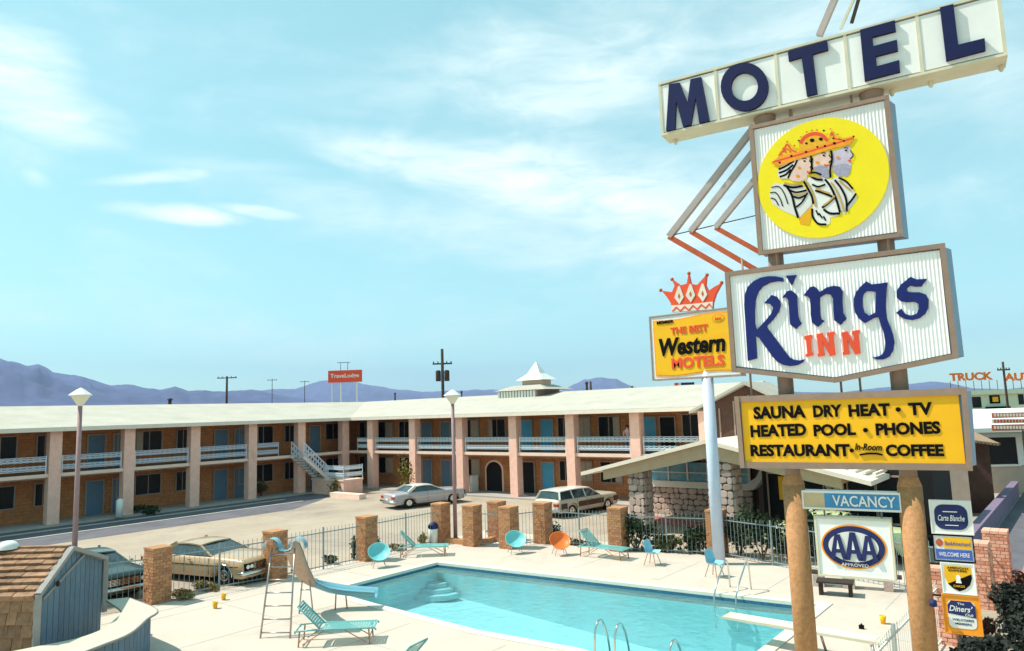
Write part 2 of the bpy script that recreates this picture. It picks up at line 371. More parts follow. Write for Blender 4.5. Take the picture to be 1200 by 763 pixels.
class Face:
    "an upright plane in the place: origin P0, unit vector right, outward normal"
    def __init__(s, P0, right):
        s.P0 = Vector((P0[0], P0[1], 0)); s.r = Vector((right[0], right[1], 0)).normalized(); s.n = Vector((s.r.y, -s.r.x, 0))
    def p(s, u, z, o=0): return s.P0 + s.r*u + s.n*o + Vector((0, 0, z))
    def at(s, x, y, o=0):
        q = onplane(x, y, s.P0+s.n*o, s.n); return ((q-s.P0).dot(s.r), q.z)
    def poly(s, mb, pts, o0, o1): return mb.prism(pts, lambda u, v: s.p(u, v, o0), lambda u, v: s.p(u, v, o1))
    def box(s, mb, u0, z0, u1, z1, o0, o1): return s.poly(mb, [(u0, z0), (u1, z0), (u1, z1), (u0, z1)], o0, o1)
_txt = {}
def text_geo(body, bold, shear=0, space=1):
    key = (body, bold, shear, space)
    if key not in _txt:
        cu = bpy.data.curves.new('t', 'FONT'); cu.body = body; cu.offset = bold; cu.shear = shear; cu.space_character = space; cu.resolution_u = 3
        ob = bpy.data.objects.new('t', cu); COL.objects.link(ob); dg = bpy.context.evaluated_depsgraph_get()
        me = bpy.data.meshes.new_from_object(ob.evaluated_get(dg)); bpy.data.objects.remove(ob)
        _txt[key] = ([tuple(v.co) for v in me.vertices], [tuple(p.vertices) for p in me.polygons], )
        bpy.data.meshes.remove(me); bpy.data.curves.remove(cu)
    return _txt[key]
def text_part(F, body, u0, z0, u1, z1, o, m, parent, name='lettering', bold=.02, shear=0, thick=.02, space=1, rise=0):
    vs, fs = text_geo(body, bold, shear, space)
    x0 = min(v[0] for v in vs); x1 = max(v[0] for v in vs); y0 = min(v[1] for v in vs); y1 = max(v[1] for v in vs)
    g = lambda v, oo: F.p(u0+(v[0]-x0)/(x1-x0)*(u1-u0), z0+(v[1]-y0)/(y1-y0)*(z1-z0)+rise*(v[0]-x0)/(x1-x0), oo)
    mb = MB(); n = len(vs); mb.add([g(v, o+thick) for v in vs] + [g(v, o) for v in vs], fs + [])
    cnt = {}
    for f in fs:
        for a, b in zip(f, f[1:]+f[:1]): cnt[(a, b)] = 1
    mb.add([g(v, o+thick) for v in vs] + [g(v, o) for v in vs], [(a, b, b+n, a+n) for (a, b) in cnt if (b, a) not in cnt])
    return mb.build(name, m, parent, True)
def grow(mb, c, r, n, size, seed=0, zmin=None, clumps=9):
    "many small leaves in uneven clumps"
    R = random.Random(seed); c = Vector(c); cl = []
    for _ in range(clumps):
        d = Vector((R.gauss(0, 1), R.gauss(0, 1), R.gauss(0, 1))).normalized()*R.uniform(.25, .8)
        cl.append((Vector((d.x*r[0], d.y*r[1], d.z*r[2])), R.uniform(.3, .55)))
    for i in range(n):
        o, k = R.choice(cl); d = Vector((R.gauss(0, 1), R.gauss(0, 1), R.gauss(0, 1))).normalized()*R.random()**.4*k
        p = c+o+Vector((d.x*r[0], d.y*r[1], d.z*r[2]))
        if zmin is not None and p.z < zmin: p.z = zmin+R.random()*.1
        a = Vector((R.gauss(0, 1), R.gauss(0, 1), R.gauss(0, .7))).normalized(); b = a.orthogonal().normalized(); b.rotate(Matrix.Rotation(R.random()*6, 3, a))
        s_ = size*R.uniform(.6, 1.4); mb.add([p-a*s_*.5, p+b*s_*.32, p+a*s_*.5, p-b*s_*.32], [(0, 1, 2, 3)])
    return mb

# ------------------------------------------------------------------ ground and terrain
DX0, DX1, DY0, DY1 = -23.6, -3.0, 2.0, 26.9
B = 30000
mb = MB(); xs = [-B, DX0, DX1, B]; ys = [-B, DY0, DY1, B]
for i in range(3):
    for j in range(3):
        if i == 1 and j == 1: continue
        mb.add([(xs[i], ys[j], 0), (xs[i+1], ys[j], 0), (xs[i+1], ys[j+1], 0), (xs[i], ys[j+1], 0)], [(0, 1, 2, 3)])
struct('ground', mb, m_desert)
LOT = [(-47.0, -14), (DX0, -14), (DX0, DY1), (DX1, DY1), (DX1, -14), (60, -14), (60, 70), (-8, 70), (-14, 37.0), (-47.0, 37.0)]
struct('parking_lot', sheet(LOT, .012), m_lot)
lane = MB(); pts = [(-47.1, -12), (-40.2, -12), (-40.1, 20), (-40.0, 27), (-42.3, 30.6), (-44.4, 33.2), (-47.1, 33.2)]
lane.add([(x, y, .02) for x, y in pts], [tuple(range(len(pts)))]); struct('asphalt_lane', lane, m_lane)
for nm, x0 in (('drain_strip', -43.4), ('drain_strip', -45.6)):
    mb = MB(); mb.box((x0, -12, .021), (x0+.28, 30.0, .05)); struct(nm, mb, m_kerb)
POOL = [(-20.25, 15.9), (-20.22, 20.05), (-14.1, 20.70), (-8.46, 21.25), (-6.62, 21.45), (-6.6, 14.2), (-10.1, 14.75), (-13.2, 14.50), (-17.5, 14.78), (-19.4, 14.95), (-20.0, 15.3)]
def inset(poly, d):
    n = len(poly); out_ = []; area = sum(poly[i][0]*poly[(i+1) % n][1]-poly[(i+1) % n][0]*poly[i][1] for i in range(n)); sg = 1 if area > 0 else -1
    for i in range(n):
        a, b, c = [Vector(poly[k % n]) for k in (i-1, i, i+1)]
        n1 = Vector((-(b-a).y, (b-a).x)).normalized()*sg; n2 = Vector((-(c-b).y, (c-b).x)).normalized()*sg
        m = (n1+n2).normalized(); out_.append(tuple(b+m*(d/max(.4, m.dot(n1)))))
    return out_
OUT = inset(POOL, -.32)
deck = sheet([(DX0, DY0), (DX1, DY0), (DX1, DY1), (DX0, DY1)], .03, [OUT]); struct('pool_deck', deck, m_deck)
# expansion joints of the deck
mb = MB()
for x in (-21.9, -18.6, -15.2, -11.8, -8.4, -5.0):
    mb.box((x, 21.95, .031), (x+.02, 25.2, .034)); mb.box((x, 6, .031), (x+.02, 14.0, .034))
for y in (17.2, 19.4): mb.box((-23.2, y, .031), (-20.7, y+.02, .034)); mb.box((-6.2, y, .031), (-3.4, y+.02, .034))
mb.box((-23.2, 12.2, .031), (-3.4, 12.22, .034)); mb.box((-22.7, 9, .031), (-22.67, 23.0, .035))
struct('deck_joint', mb, m_walk)
cp = MB(); n = len(POOL); z = .055
cp.add([(x, y, z) for x, y in OUT]+[(x, y, z) for x, y in POOL]+[(x, y, -.05) for x, y in POOL]+[(x, y, -.02) for x, y in OUT],
       [(i, (i+1) % n, n+(i+1) % n, n+i) for i in range(n)]+[(n+i, n+(i+1) % n, 2*n+(i+1) % n, 2*n+i) for i in range(n)]+[(i, (i+1) % n, 3*n+(i+1) % n, 3*n+i) for i in range(n)])
struct('pool_coping', cp, m_coping)
# basin, sloping to the deep end on the right
fl = lambda x: -1.05-1.3*max(0, min(1, (x+20.3)/13.8))
bs = MB(); bs.add([(x, y, -.32) for x, y in POOL]+[(x, y, fl(x)) for x, y in POOL], [(i, (i+1) % n, n+(i+1) % n, n+i) for i in range(n)])
bs.add([(-20.3, 14.4, -1.05), (-6.5, 14.4, -2.35), (-6.5, 21.6, -2.35), (-20.3, 21.6, -1.05)], [(0, 1, 2, 3)])
for k, (rad, zz) in enumerate(((1.15, -.92), (.85, -.78), (.55, -.62))):
    pts = [(-20.2, 20.0)]+[(-20.2+rad*math.cos(a), 20.0+rad*math.sin(a)) for a in [-PI/2+PI/2*j/8 for j in range(9)]]
    bs.add([(x, y, zz) for x, y in pts]+[(x, y, -1.1) for x, y in pts], [tuple(range(10))]+[(i, i+1, 11+i, 10+i) for i in range(1, 9)])
struct('pool_basin', bs, m_pool)
tl = MB(); P2 = inset(POOL, .004); tl.add([(x, y, -.04) for x, y in P2]+[(x, y, -.135) for x, y in P2], [(i, (i+1) % n, n+(i+1) % n, n+i) for i in range(n)]); struct('waterline_tiles', tl, m_tile)
wt = sheet(inset(POOL, .006), -.13); struct('water', wt, m_water)
struct('red_pavement', sheet([(-19.6, 33.2), (-13.4, 31.2), (-13.4, 32.6), (-19.3, 34.8)], .03), m_redpave)
struct('red_path', sheet([(-2.4, 24.5), (.5, 24.5), (.5, 31.5), (-2.4, 31.5)], .03), m_redpave)

# mountains and the plain that rises to them
R0_ = random.Random(3)
def ridge_mesh(name, prof, dist, near, seed, col, rough_amt=.25, cols=420, rows=70):
    from mathutils import noise as nz
    mb = MB(); vs = []; pts = [(azel(x, y)) for x, y in prof]
    def H(a):
        for (a0, e0), (a1, e1_) in zip(pts, pts[1:]):
            if a0 <= a <= a1: return e0+(e1_-e0)*(a-a0)/(a1-a0)
        return pts[0][1] if a < pts[0][0] else pts[-1][1]
    A0, A1 = pts[0][0], pts[-1][0]
    for j in range(rows):
        tj = j/(rows-1); d = near+(dist*1.25-near)*tj
        for i in range(cols):
            a = A0+(A1-A0)*i/(cols-1); h = max(0, math.tan(H(a)))*dist+5.7
            tt = (d-near)/(dist-near)
            if tt <= 1: prof_ = .10*min(1, tt/.35) if tt < .35 else .10+.9*((tt-.35)/.65)**1.5
            else: prof_ = max(0, 1-(tt-1)*3.2)
            q = Vector((math.sin(a)*d, math.cos(a)*d, seed*1000.))/1.0
            nn = nz.fractal(q*.0013, 1.0, 2.1, 6)*.6-abs(nz.noise(q*.0021))*1.1-abs(nz.noise(q*.0052))*.8+nz.fractal(q*.008, 1, 2, 4)*.2+.5
            hh = h*prof_*(1+rough_amt*nn*(.35+1.6*max(0, 1-abs(tt-.72)/.28))) if tt > .02 else 0
            vs.append((math.sin(a)*d, math.cos(a)*d, hh-2 if tt <= .02 else hh))
    fs = [(j*cols+i, j*cols+i+1, (j+1)*cols+i+1, (j+1)*cols+i) for j in range(rows-1) for i in range(cols-1)]
    mb.add(vs, fs, True); return struct(name, mb, col)
m_mtn = mat('haze_tinted_rock', (.055, .062, .15), .95, .0012, .4, vary=.02)  # distance haze is put into the blue-violet rock colour
m_mtn2 = mat('far_haze_tinted_rock', (.06, .06, .15), .95, .001, .3, vary=.02)  # same haze blue painted into the far ranges and right hills
LEFT = [(-420, 395), (-260, 405), (-120, 398), (-60, 412), (0, 421), (15, 423), (30, 430), (45, 428), (62, 438), (80, 440), (96, 441), (112, 447), (130, 451), (150, 449), (170, 452), (190, 455), (205, 452), (222, 458), (240, 457), (255, 457), (290, 457), (330, 464), (420, 478), (520, 484)]
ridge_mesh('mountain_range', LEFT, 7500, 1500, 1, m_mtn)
MID = [(150, 480), (230, 464), (290, 457), (320, 455), (345, 456), (360, 451), (375, 446), (392, 444), (425, 448), (445, 452), (470, 456), (495, 459), (530, 458), (560, 456), (590, 458), (620, 462), (650, 461), (668, 453), (685, 445), (705, 442), (722, 444), (738, 452), (756, 458), (775, 461), (810, 466), (900, 466)]
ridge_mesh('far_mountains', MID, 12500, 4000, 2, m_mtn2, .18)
RIGHT = [(760, 470), (860, 462), (930, 459), (985, 460), (1030, 454), (1060, 450), (1090, 447), (1112, 449), (1140, 455), (1180, 456), (1230, 450), (1300, 446), (1420, 440), (1600, 440)]
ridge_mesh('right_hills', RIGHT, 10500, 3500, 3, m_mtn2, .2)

# ------------------------------------------------------------------ the motel
XW, YW = -47.6, 37.7           # pillar planes of the two wings
XI, YI = -49.5, 39.6           # room walls
ZE, ZF = 5.42, 2.98            # eave soffit, upper floor
LP = [-9.4, -5.2, -1.0, 3.2, 7.4, 11.65, 15.97, 20.1, 24.35, 28.6, 32.7, 36.85]
BP = [-45.0, -40.15, -35.3, -30.4, -25.78, -21.15]
mt = thing('motel_building', 'two storey L shaped brown brick motel with salmon pillars and white balcony railings', 'motel', (-47, 37, 0))
def P(mb, name, m, label=None, kind=None): return mb.build(name, m, mt, True, label, kind)
S0, S1, B1 = -14., 60., -16.4
mb = MB(); mb.box((-61, S0, 0), (XI, YI, ZE)); mb.box((-61, YI, 0), (B1, 48, ZE)); P(mb, 'wall', m_wall)
# upper floor slab with painted edge
mb = MB(); mb.box((XI, S0, 2.72), (XW+.12, YW, ZF)); mb.box((XI, YW-.12, 2.722), (B1, YI, ZF+.002)); P(mb, 'floor_slab', m_slab)
mb = MB(); mb.box((XW+.12, S0, 2.80), (XW+.2, YW-.2, ZF+.02)); mb.box((XW+.2, YW-.2, 2.80), (B1, YW-.12, ZF+.02)); P(mb, 'slab_edge', m_slabedge)
# ground floor walk
mb = MB(); mb.box((XI, S0, 0), (-46.9, YW-.7, .12)); mb.box((XI, YW-.7, 0), (B1, YI, .12)); P(mb, 'walkway', m_walk)
# roof: low pitched white gravel, hips mitred at the corner
EX, EY, RX, RY, ZR, ZRE = -46.8, 36.9, -55.4, 45.5, 7.12, 5.66
mb = MB()
mb.add([(EX, S0, ZRE), (EX, EY, ZRE), (RX, RY, ZR), (RX, S0, ZR), (-64, S0, ZRE), (-64, 54, ZRE), (B1+.2, EY, ZRE), (B1+.2, RY, ZR), (B1+.2, 54, ZRE)],
       [(0, 1, 2, 3), (1, 6, 7, 2), (3, 2, 5, 4), (2, 7, 8, 5), (0, 3, 4), (6, 8, 7)])
P(mb, 'roof', m_roof)
mb = MB(); mb.box((EX-.14, S0, ZE+.0), (EX+.02, EY-.02, ZRE-.01)); mb.box((EX-.14, EY-.02, ZE), (B1+.2, EY+.14, ZRE-.01)); P(mb, 'fascia', m_fascia)
mb = MB(); mb.box((XI, S0, ZE), (EX-.14, YW, ZE+.06)); mb.box((XI, EY+.14, ZE+.002), (B1, YI, ZE+.062)); P(mb, 'soffit', m_brownw)
# roof seams
# pillars
pil = MB(); pil.box((-.3, -.32, 0), (.3, .32, ZE)); pil0 = pil.build('pillar', m_pillar, mt); pil0.location = Vector((XW, LP[0], 0))-Vector(mt.location)
for y in LP[1:]: inst(pil0, 'pillar', mt, Vector((XW, y, 0))-Vector(mt.location))
for x in BP: inst(pil0, 'pillar', mt, Vector((x, YW, 0))-Vector(mt.location), (0, 0, PI/2))
# balcony railing panel, one metre long unit: rails and two rows of scrollwork
def railing_mesh(L):
    mb = MB()
    for z in (3.21, 3.99): mb.box((0, -.022, z-.014), (L, .022, z+.014))
    for x in (0, L): mb.box((x-.025, -.025, 2.98), (x+.025, .025, 4.03))
    k = max(4, int(L/.3))
    for z0, z1 in ((3.23, 3.50), (3.68, 3.95)):
        c = (z0+z1)/2; h = (z1-z0)/2
        for i in range(k):
            xc = (i+.5)*L/k; w_ = L/k/2
            ring = [(xc+w_*.95*math.cos(a), 0, c+h*.62*math.sin(a)) for a in [2*PI*j/8 for j in range(8)]]
            mb.tube(ring, .030, 4, closed=True)
            mb.bar((xc-w_, 0, z0), (xc-w_*.1, 0, c), .03); mb.bar((xc+w_, 0, z0), (xc+w_*.1, 0, c), .03)
            mb.bar((xc-w_, 0, z1), (xc-w_*.3, 0, c+h*.4), .03); mb.bar((xc+w_, 0, z1), (xc+w_*.3, 0, c+h*.4), .03)
    return mb
def place(o, x, y, z=0, rz=0): o.location = Vector((x, y, z))-Vector(mt.location); o.rotation_euler = (0, 0, rz); return o
rl0 = railing_mesh(3.3).build('balcony_railing', m_railw, mt); first = True
for a, b in zip(LP, LP[1:]):
    if a > 32: continue
    if a > 28: b = a+2.6
    o = rl0 if first else inst(rl0, 'balcony_railing', mt, (0, 0, 0)); first = False
    place(o, XW+.12, a+.42, 0, PI/2); o.scale = ((b-a-.84)/3.3, 1, 1)
rl1 = railing_mesh(3.9).build('balcony_railing', m_rail, mt); first = True
for a, b in list(zip([-47.2]+BP, BP)) + [(BP[-1], -15.9)]:
    o = rl1 if first else inst(rl1, 'balcony_railing', mt, (0, 0, 0)); first = False
    place(o, a+.45, YW-.12, 0, 0); o.scale = ((b-a-.9)/3.9, 1, 1)
# doors and windows: local x along the wall, y outwards is -y
DOORS = {}
def door(x, y, z, rz, kind, wd=.95):
    mb = MB(); mb.box((-wd/2, -.06, 0), (wd/2, .02, 2.08))
    o = mb.build('door', {'b': m_doorb, 'B': m_doorbr, 'k': m_dark}[kind], mt); place(o, x, y, z, rz)
    if (kind) == 'k': o['label'] = 'open doorway with its dark painted on'
    elif kind == 'B': o['label'] = 'bright blue door'
    f = MB(); f.box((-wd/2-.09, -.1, 0), (-wd/2, .02, 2.17)); f.box((wd/2, -.1, 0), (wd/2+.09, .02, 2.17)); f.box((-wd/2, -.1, 2.08), (wd/2, .02, 2.17)); f.build('door_frame', m_frame, o)
    if kind != 'k':
        h = MB(); h.lathe([(.001, -.05), (.03, -.045), (.035, -.02), (.02, 0)], (wd/2-.12, -.07, 1.0), 8, axis='y'); h.build('handle', m_chrome, o)
def window(x, y, z, rz, wd=1.5, ht=1.25, curtain=.3, zs=.95):
    o = None; g = MB(); g.box((-wd/2, -.03, zs), (wd/2, .02, zs+ht)); o = g.build('window', m_glass, mt); place(o, x, y, z, rz)
    f = MB()
    for a, b, c, d in ((-wd/2-.07, zs-.07, wd/2+.07, zs), (-wd/2-.07, zs+ht, wd/2+.07, zs+ht+.07), (-wd/2-.07, zs, -wd/2, zs+ht), (wd/2, zs, wd/2+.07, zs+ht), (-.025, zs, .025, zs+ht)):
        f.box((a, -.08, b), (c, .02, d))
    f.build('window_frame', m_frame, o)
    if curtain:
        c = MB(); s_ = 1 if curtain > 0 else -1; w_ = abs(curtain)*wd
        xs_ = sorted((s_*wd/2, s_*(wd/2-w_)))
        nf = 6
        c.add([(xs_[0]+(xs_[1]-xs_[0])*i/nf, -.045-.02*(i % 2), zz) for zz in (zs+.02, zs+ht-.02) for i in range(nf+1)], [(i, i+1, nf+2+i, nf+1+i) for i in range(nf)]); c.build('curtain', m_curt, o)
RL = PI/2   # outward normal of the left wing walls is +x
for a, b in zip(LP, LP[1:]):
    i = LP.index(a); doors = (i % 2 == 0)
    for z in (.12, ZF):
        if 32 < a: continue
        if doors: door(XI, a+3.0, z, RL, 'b'); door(XI, a+4.55, z, RL, 'b')
        else:
            window(XI, a+2.15, z, RL, 1.6, 1.25, .0 if z < 1 else -.25); window(XI, a+4.45, z, RL, .8, 1.25, 0)
            window(XI, a+.6, z, RL, .8, 1.25, 0)
for z in (.12, ZF): door(XI, 35.4, z, RL, 'b'); window(XI, 37.2, z, RL, 1.4, 1.25, 0); 
for z in (.12, ZF):
    window(-48.2, YI, z, 0, 1.4, 1.25, .4)
    window(-45.6, YI, z, 0, 1.7, 1.25, .5); window(-43.3, YI, z, 0, 1.2, 1.25, 0)
    door(-40.75, YI, z, 0, 'b'); door(-38.7, YI, z, 0, 'b')
    window(-36.1, YI, z, 0, 1.5, 1.25, .5)
    window(-27.7, YI, z, 0, .9, 1.25, 0); window(-26.1, YI, z, 0, .9, 1.25, 1.0)
    window(-24.2, YI, z, 0, 1.5, 1.25, .3)
window(-33.55, YI, ZF, 0, 1.5, 1.25, -.2)
door(-30.9, YI, ZF, 0, 'B'); door(-29.1, YI, ZF, 0, 'B')
door(-30.9, YI, .12, 0, 'k', 1.15); door(-29.15, YI, .12, 0, 'B')
door(-21.4, YI, ZF, 0, 'B'); door(-20.1, YI, ZF, 0, 'k'); window(-18.6, YI, ZF, 0, 1.0, 1.25, 0)
# arched passage in bay three: near-black panel for the opening's shade, with an orange surround
ar = [(-.72, .12)]+[(-.72+.72-.72*math.cos(a), 1.55+.62*math.sin(a)) for a in [PI*j/10 for j in range(11)]]+[(.72, .12)]
FB = Face((-33.95, YI-.03), (1, 0)); mb = MB(); FB.poly(mb, ar, 0, .03); P(mb, 'arched_passage', m_dark)
ar2 = [(u*1.2, v*1.06) for u, v in ar]; mb = MB(); FB.poly(mb, ar2, -.028, .012); P(mb, 'arch_surround', m_pillar)
# corner stair: flight from the balcony down to a brick landing
PX0, PX1, PY0, PY1, PZ = -47.2, -43.35, 33.55, 35.3, 1.02
mb = MB(); mb.box((PX0, PY0, 0), (PX1, PY1, PZ)); P(mb, 'stair_landing', m_pillar)
mb = MB(); mb.box((PX0-.05, PY0-.05, PZ), (PX1+.05, PY1+.05, PZ+.1)); P(mb, 'landing_cap', m_slabedge)
ny = 9; y0s, y1s = 31.75, 33.95
for k in range(ny):
    t_ = k/ny; mb = MB(); zz = ZF-(ZF-PZ)*(k+1)/ny; mb.box((-47.2, y0s+(y1s-y0s)*t_, zz-.06), (-45.8, y0s+(y1s-y0s)*(k+1)/ny+.04, zz)); P(mb, 'stair_tread', m_walk)
for x in (-47.25, -45.72):
    mb = MB(); mb.bar((x, y0s, ZF-.1), (x, y1s+.2, PZ-.12), .06, .2); P(mb, 'stair_stringer', m_slabedge)
    r_ = MB(); Ln = math.hypot(y1s-y0s, ZF-PZ); dz = (PZ-ZF)
    for off in (.18, .55, .59, 1.0): r_.bar((x, y0s, ZF+off), (x, y1s, PZ+off), .045)
    for j in range(11):
        f = j/10; r_.bar((x, y0s+(y1s-y0s)*f, ZF+dz*f), (x, y0s+(y1s-y0s)*f, ZF+dz*f+1.0), .035)
        if j < 10:
            for o_ in (.36, .78):
                yc = y0s+(y1s-y0s)*(f+.05); zc = ZF+dz*(f+.05)+o_; r_.tube([(x, yc+.12*math.cos(a), zc+.15*math.sin(a)) for a in [2*PI*q/8 for q in range(8)]], .022, 4, closed=True)
    P(r_, 'stair_railing', m_railw)
def zrail(p, q, z):
    L = (Vector(q)-Vector(p)).length; o = inst(rl1, 'landing_railing', mt, (0, 0, 0)); place(o, p[0], p[1], z-2.98, math.atan2(q[1]-p[1], q[0]-p[0])); o.scale = (L/3.9, 1, 1)
zrail((PX1, PY0), (PX1, PY1), PZ+.1); zrail((-45.6, PY0), (PX1, PY0), PZ+.1)
# cupola on the roof
FC = Vector((-34.9, 44.6, 0))
def cup(mb, name, m): return P(mb, name, m)
mb = MB(); mb.box((-36.7, 43.6, 6.4), (-32.9, 46.6, 7.32)); cup(mb, 'cupola_base', m_lamppost)
for i in range(13): mb = MB(); mb.box((-36.68+i*.29, 43.48, 6.66), (-36.50+i*.29, 43.6, 7.28)); cup(mb, 'cupola_louvre', m_white)
mb = MB(); mb.add([(-36.95, 43.3, 7.32), (-31.9, 43.3, 7.32), (-31.9, 47.1, 7.32), (-36.95, 47.1, 7.32), (-35.7, 44.2, 7.72), (-33.0, 44.2, 7.72), (-33.0, 46, 7.72), (-35.7, 46, 7.72)], [(0, 1, 5, 4), (1, 2, 6, 5), (2, 3, 7, 6), (3, 0, 4, 7), (4, 5, 6, 7), (3, 2, 1, 0)]); cup(mb, 'cupola_skirt_roof', m_roof)
mb = MB(); mb.box((-34.95, 44.45, 7.7), (-33.1, 45.75, 8.12)); cup(mb, 'cupola_drum', m_beige)
mb = MB(); mb.add([(-35.3, 44.1, 8.1), (-32.75, 44.1, 8.1), (-32.75, 46.1, 8.1), (-35.3, 46.1, 8.1), (-34.65, 44.7, 8.62), (-33.4, 44.7, 8.62), (-33.4, 45.5, 8.62), (-34.65, 45.5, 8.62), (-34.02, 45.1, 9.6)],
              [(0, 1, 5, 4), (1, 2, 6, 5), (2, 3, 7, 6), (3, 0, 4, 7), (4, 5, 8), (5, 6, 8), (6, 7, 8), (7, 4, 8), (3, 2, 1, 0)]); cup(mb, 'cupola_spire', m_white)
# roof vents
def vent(px, py, h, r):
    p = gp(px, py, 7.05); mb = MB(); mb.tube([p+Vector((0, 0, -.1)), p+Vector((0, 0, h))], r, 8); mb.lathe([(.01, h+.12), (r*1.7, h), (r*1.7, h-.05)], tuple(p), 8); P(mb, 'roof_vent', m_pole)
for px, py, h, r in ((199, 476, .55, .14), (463, 470, .7, .07), (688, 461, .9, .1), (541, 467, .6, .07), (741, 459, .4, .06)): vent(px, py, h, r)
# gable end of the stair tower at the right end
GY = 36.3; FG = Face((-13.9, GY), (1, 0)); mb = MB(); FG.poly(mb, [(-2.3, 2.7), (2.6, 2.7), (2.6, 5.55), (.1, 6.68), (-2.3, 5.55)], -3, 0); P(mb, 'gable_wall', m_brownw)
mb = MB()
for s_, e in ((-1, -3.0), (1, 2.7)):
    mb.prism([(.1, 6.7), (e, 5.30), (e, 5.42), (.1, 6.86)], lambda u, v: FG.p(u, v, -3.2), lambda u, v: FG.p(u, v, .5))
P(mb, 'gable_roof', m_roof)
mb = MB()
for u in (-1.5, -.7, .1, .9, 1.7): FG.box(mb, u-.04, 2.7, u+.04, 6.2-.45*abs(u), 0, .05)
P(mb, 'gable_batten', m_frame)
mb = MB(); mb.box((-16.5, 36.0, 0), (-15.9, 36.6, 5.4)); P(mb, 'gable_pillar', m_pillar)

# ------------------------------------------------------------------ office with its canopy
of = thing('motel_office', 'low office with fieldstone piers and a cream gabled canopy beside the pool', 'building', (-13, 30, 0))
def PO(mb, name, m, label=None, kind=None): return mb.build(name, m, of, True, label, kind)
CY = 29.6; FO = Face((-13.1, CY), (1, 0)); sl_ = (4.25-2.72)/6.4
top = lambda u: 4.25-abs(u)*sl_
mb = MB()
for s_ in (-1, 1):
    e = 6.4*s_; mb.prism([(0, 4.25), (e, top(e)), (e, top(e)-.17), (0, 4.08)], lambda u, v: FO.p(u, v, -8), lambda u, v: FO.p(u, v, .5))
PO(mb, 'canopy_roof', m_fascia)
mb = MB(); FO.poly(mb, [(-5.3, top(5.3)-.17), (-5.3, top(5.3)-.62), (0, 4.08-.62), (5.3, top(5.3)-.62), (5.3, top(5.3)-.17), (0, 4.075)], 0, .25); PO(mb, 'canopy_beam', m_canopyw)
mb = MB(); FO.box(mb, -5.3, 2.55, -4.95, 2.95, -6, 0); FO.box(mb, 4.95, 2.55, 5.3, 2.95, -6, 0); PO(mb, 'side_beam', m_canopyw)
mb = MB()
for k in range(5): FO.poly(mb, [(-5.2, top(5.2)-.19), (-5.2, top(5.2)-.4), (0, 3.86), (5.2, top(5.2)-.4), (5.2, top(5.2)-.19), (0, 4.07)], -1.6-k*1.4, -1.45-k*1.4)
PO(mb, 'rafter', m_brownw)
# fieldstone: shared irregular stones
def stone_mesh(seed):
    R = random.Random(seed); base_ = [(-.55, -1), (.5, -1), (1, -.6), (1, .55), (.45, 1), (-.6, 1), (-1, .5), (-1, -.5)]; k = 8; pts = [(x*R.uniform(.82, 1.0), z*R.uniform(.84, 1.0)) for x, z in base_]
    mb = MB(); mb.add([(x, 0, z) for x, z in pts]+[(x*.99, -.7, z*.99) for x, z in pts]+[(x*.86, -1, z*.86) for x, z in pts]+[(0, -1.02, 0)],
        [(i, (i+1) % k, k+(i+1) % k, k+i) for i in range(k)]+[(k+i, k+(i+1) % k, 2*k+(i+1) % k, 2*k+i) for i in range(k)]+[(2*k+i, 2*k+(i+1) % k, 3*k) for i in range(k)])
    return mb
SM = []
for i in range(5):
    o = stone_mesh(i).build('stone', m_stonew if i % 2 else m_stonep); SM.append(o.data); bpy.data.objects.remove(o)
def clad(F, u0, z0, u1, z1, o, parent, cw=.34, ch=.26, joined=None, seed=1):
    "cover a rectangle of a wall with irregular stones"
    R = random.Random(seed); rows = max(1, round((z1-z0)/ch)); hh = (z1-z0)/rows; rot = math.atan2(F.r.y, F.r.x)
    for j in range(rows):
        u = u0; first_ = True
        while u < u1-.02:
            w_ = min(u1-u, cw*R.uniform(.65, 1.35)*(.6 if first_ and j % 2 else 1)); first_ = False
            if u1-(u+w_) < .12: w_ = u1-u
            c = F.p(u+w_/2, z0+(j+.5)*hh+R.uniform(-.02, .02), o); sc = (w_/2*1.06, .07*R.uniform(.7, 1.3), hh/2*R.uniform(.98, 1.14)); me = R.choice(SM); tw = R.uniform(-.16, .16)
            if joined is None:
                q = inst(me, 'stone', parent, c-origin(parent), (0, tw, rot), sc)
            else:
                Mx = Matrix.Translation(c) @ Matrix.Rotation(rot, 4, 'Z') @ Matrix.Rotation(tw, 4, 'Y') @ Matrix.Diagonal((*sc, 1))
                joined.add([Mx @ v.co for v in me.vertices], [tuple(p_.vertices) for p_ in me.polygons])
            u += w_
def stone_pier(u0, u1, z0, z1, dep, seed):
    mb = MB(); FO.box(mb, u0+.03, z0, u1-.03, z1, -dep, 0); c = PO(mb, 'stone_pier', m_stonem)
    clad(FO, u0, z0, u1, z1, 0, of, .36, .3, None, seed)
    Fs = Face(FO.p(u1-.03, 0, 0)[:2], (0, 1)); clad(Fs, 0, z0, dep, z1, 0, of, .36, .3, None, seed+5)
stone_pier(-4.1, -3.3, 0, 3.1, .8, 3)
stone_pier(-.2, .92, 0, 3.85, .9, 4)
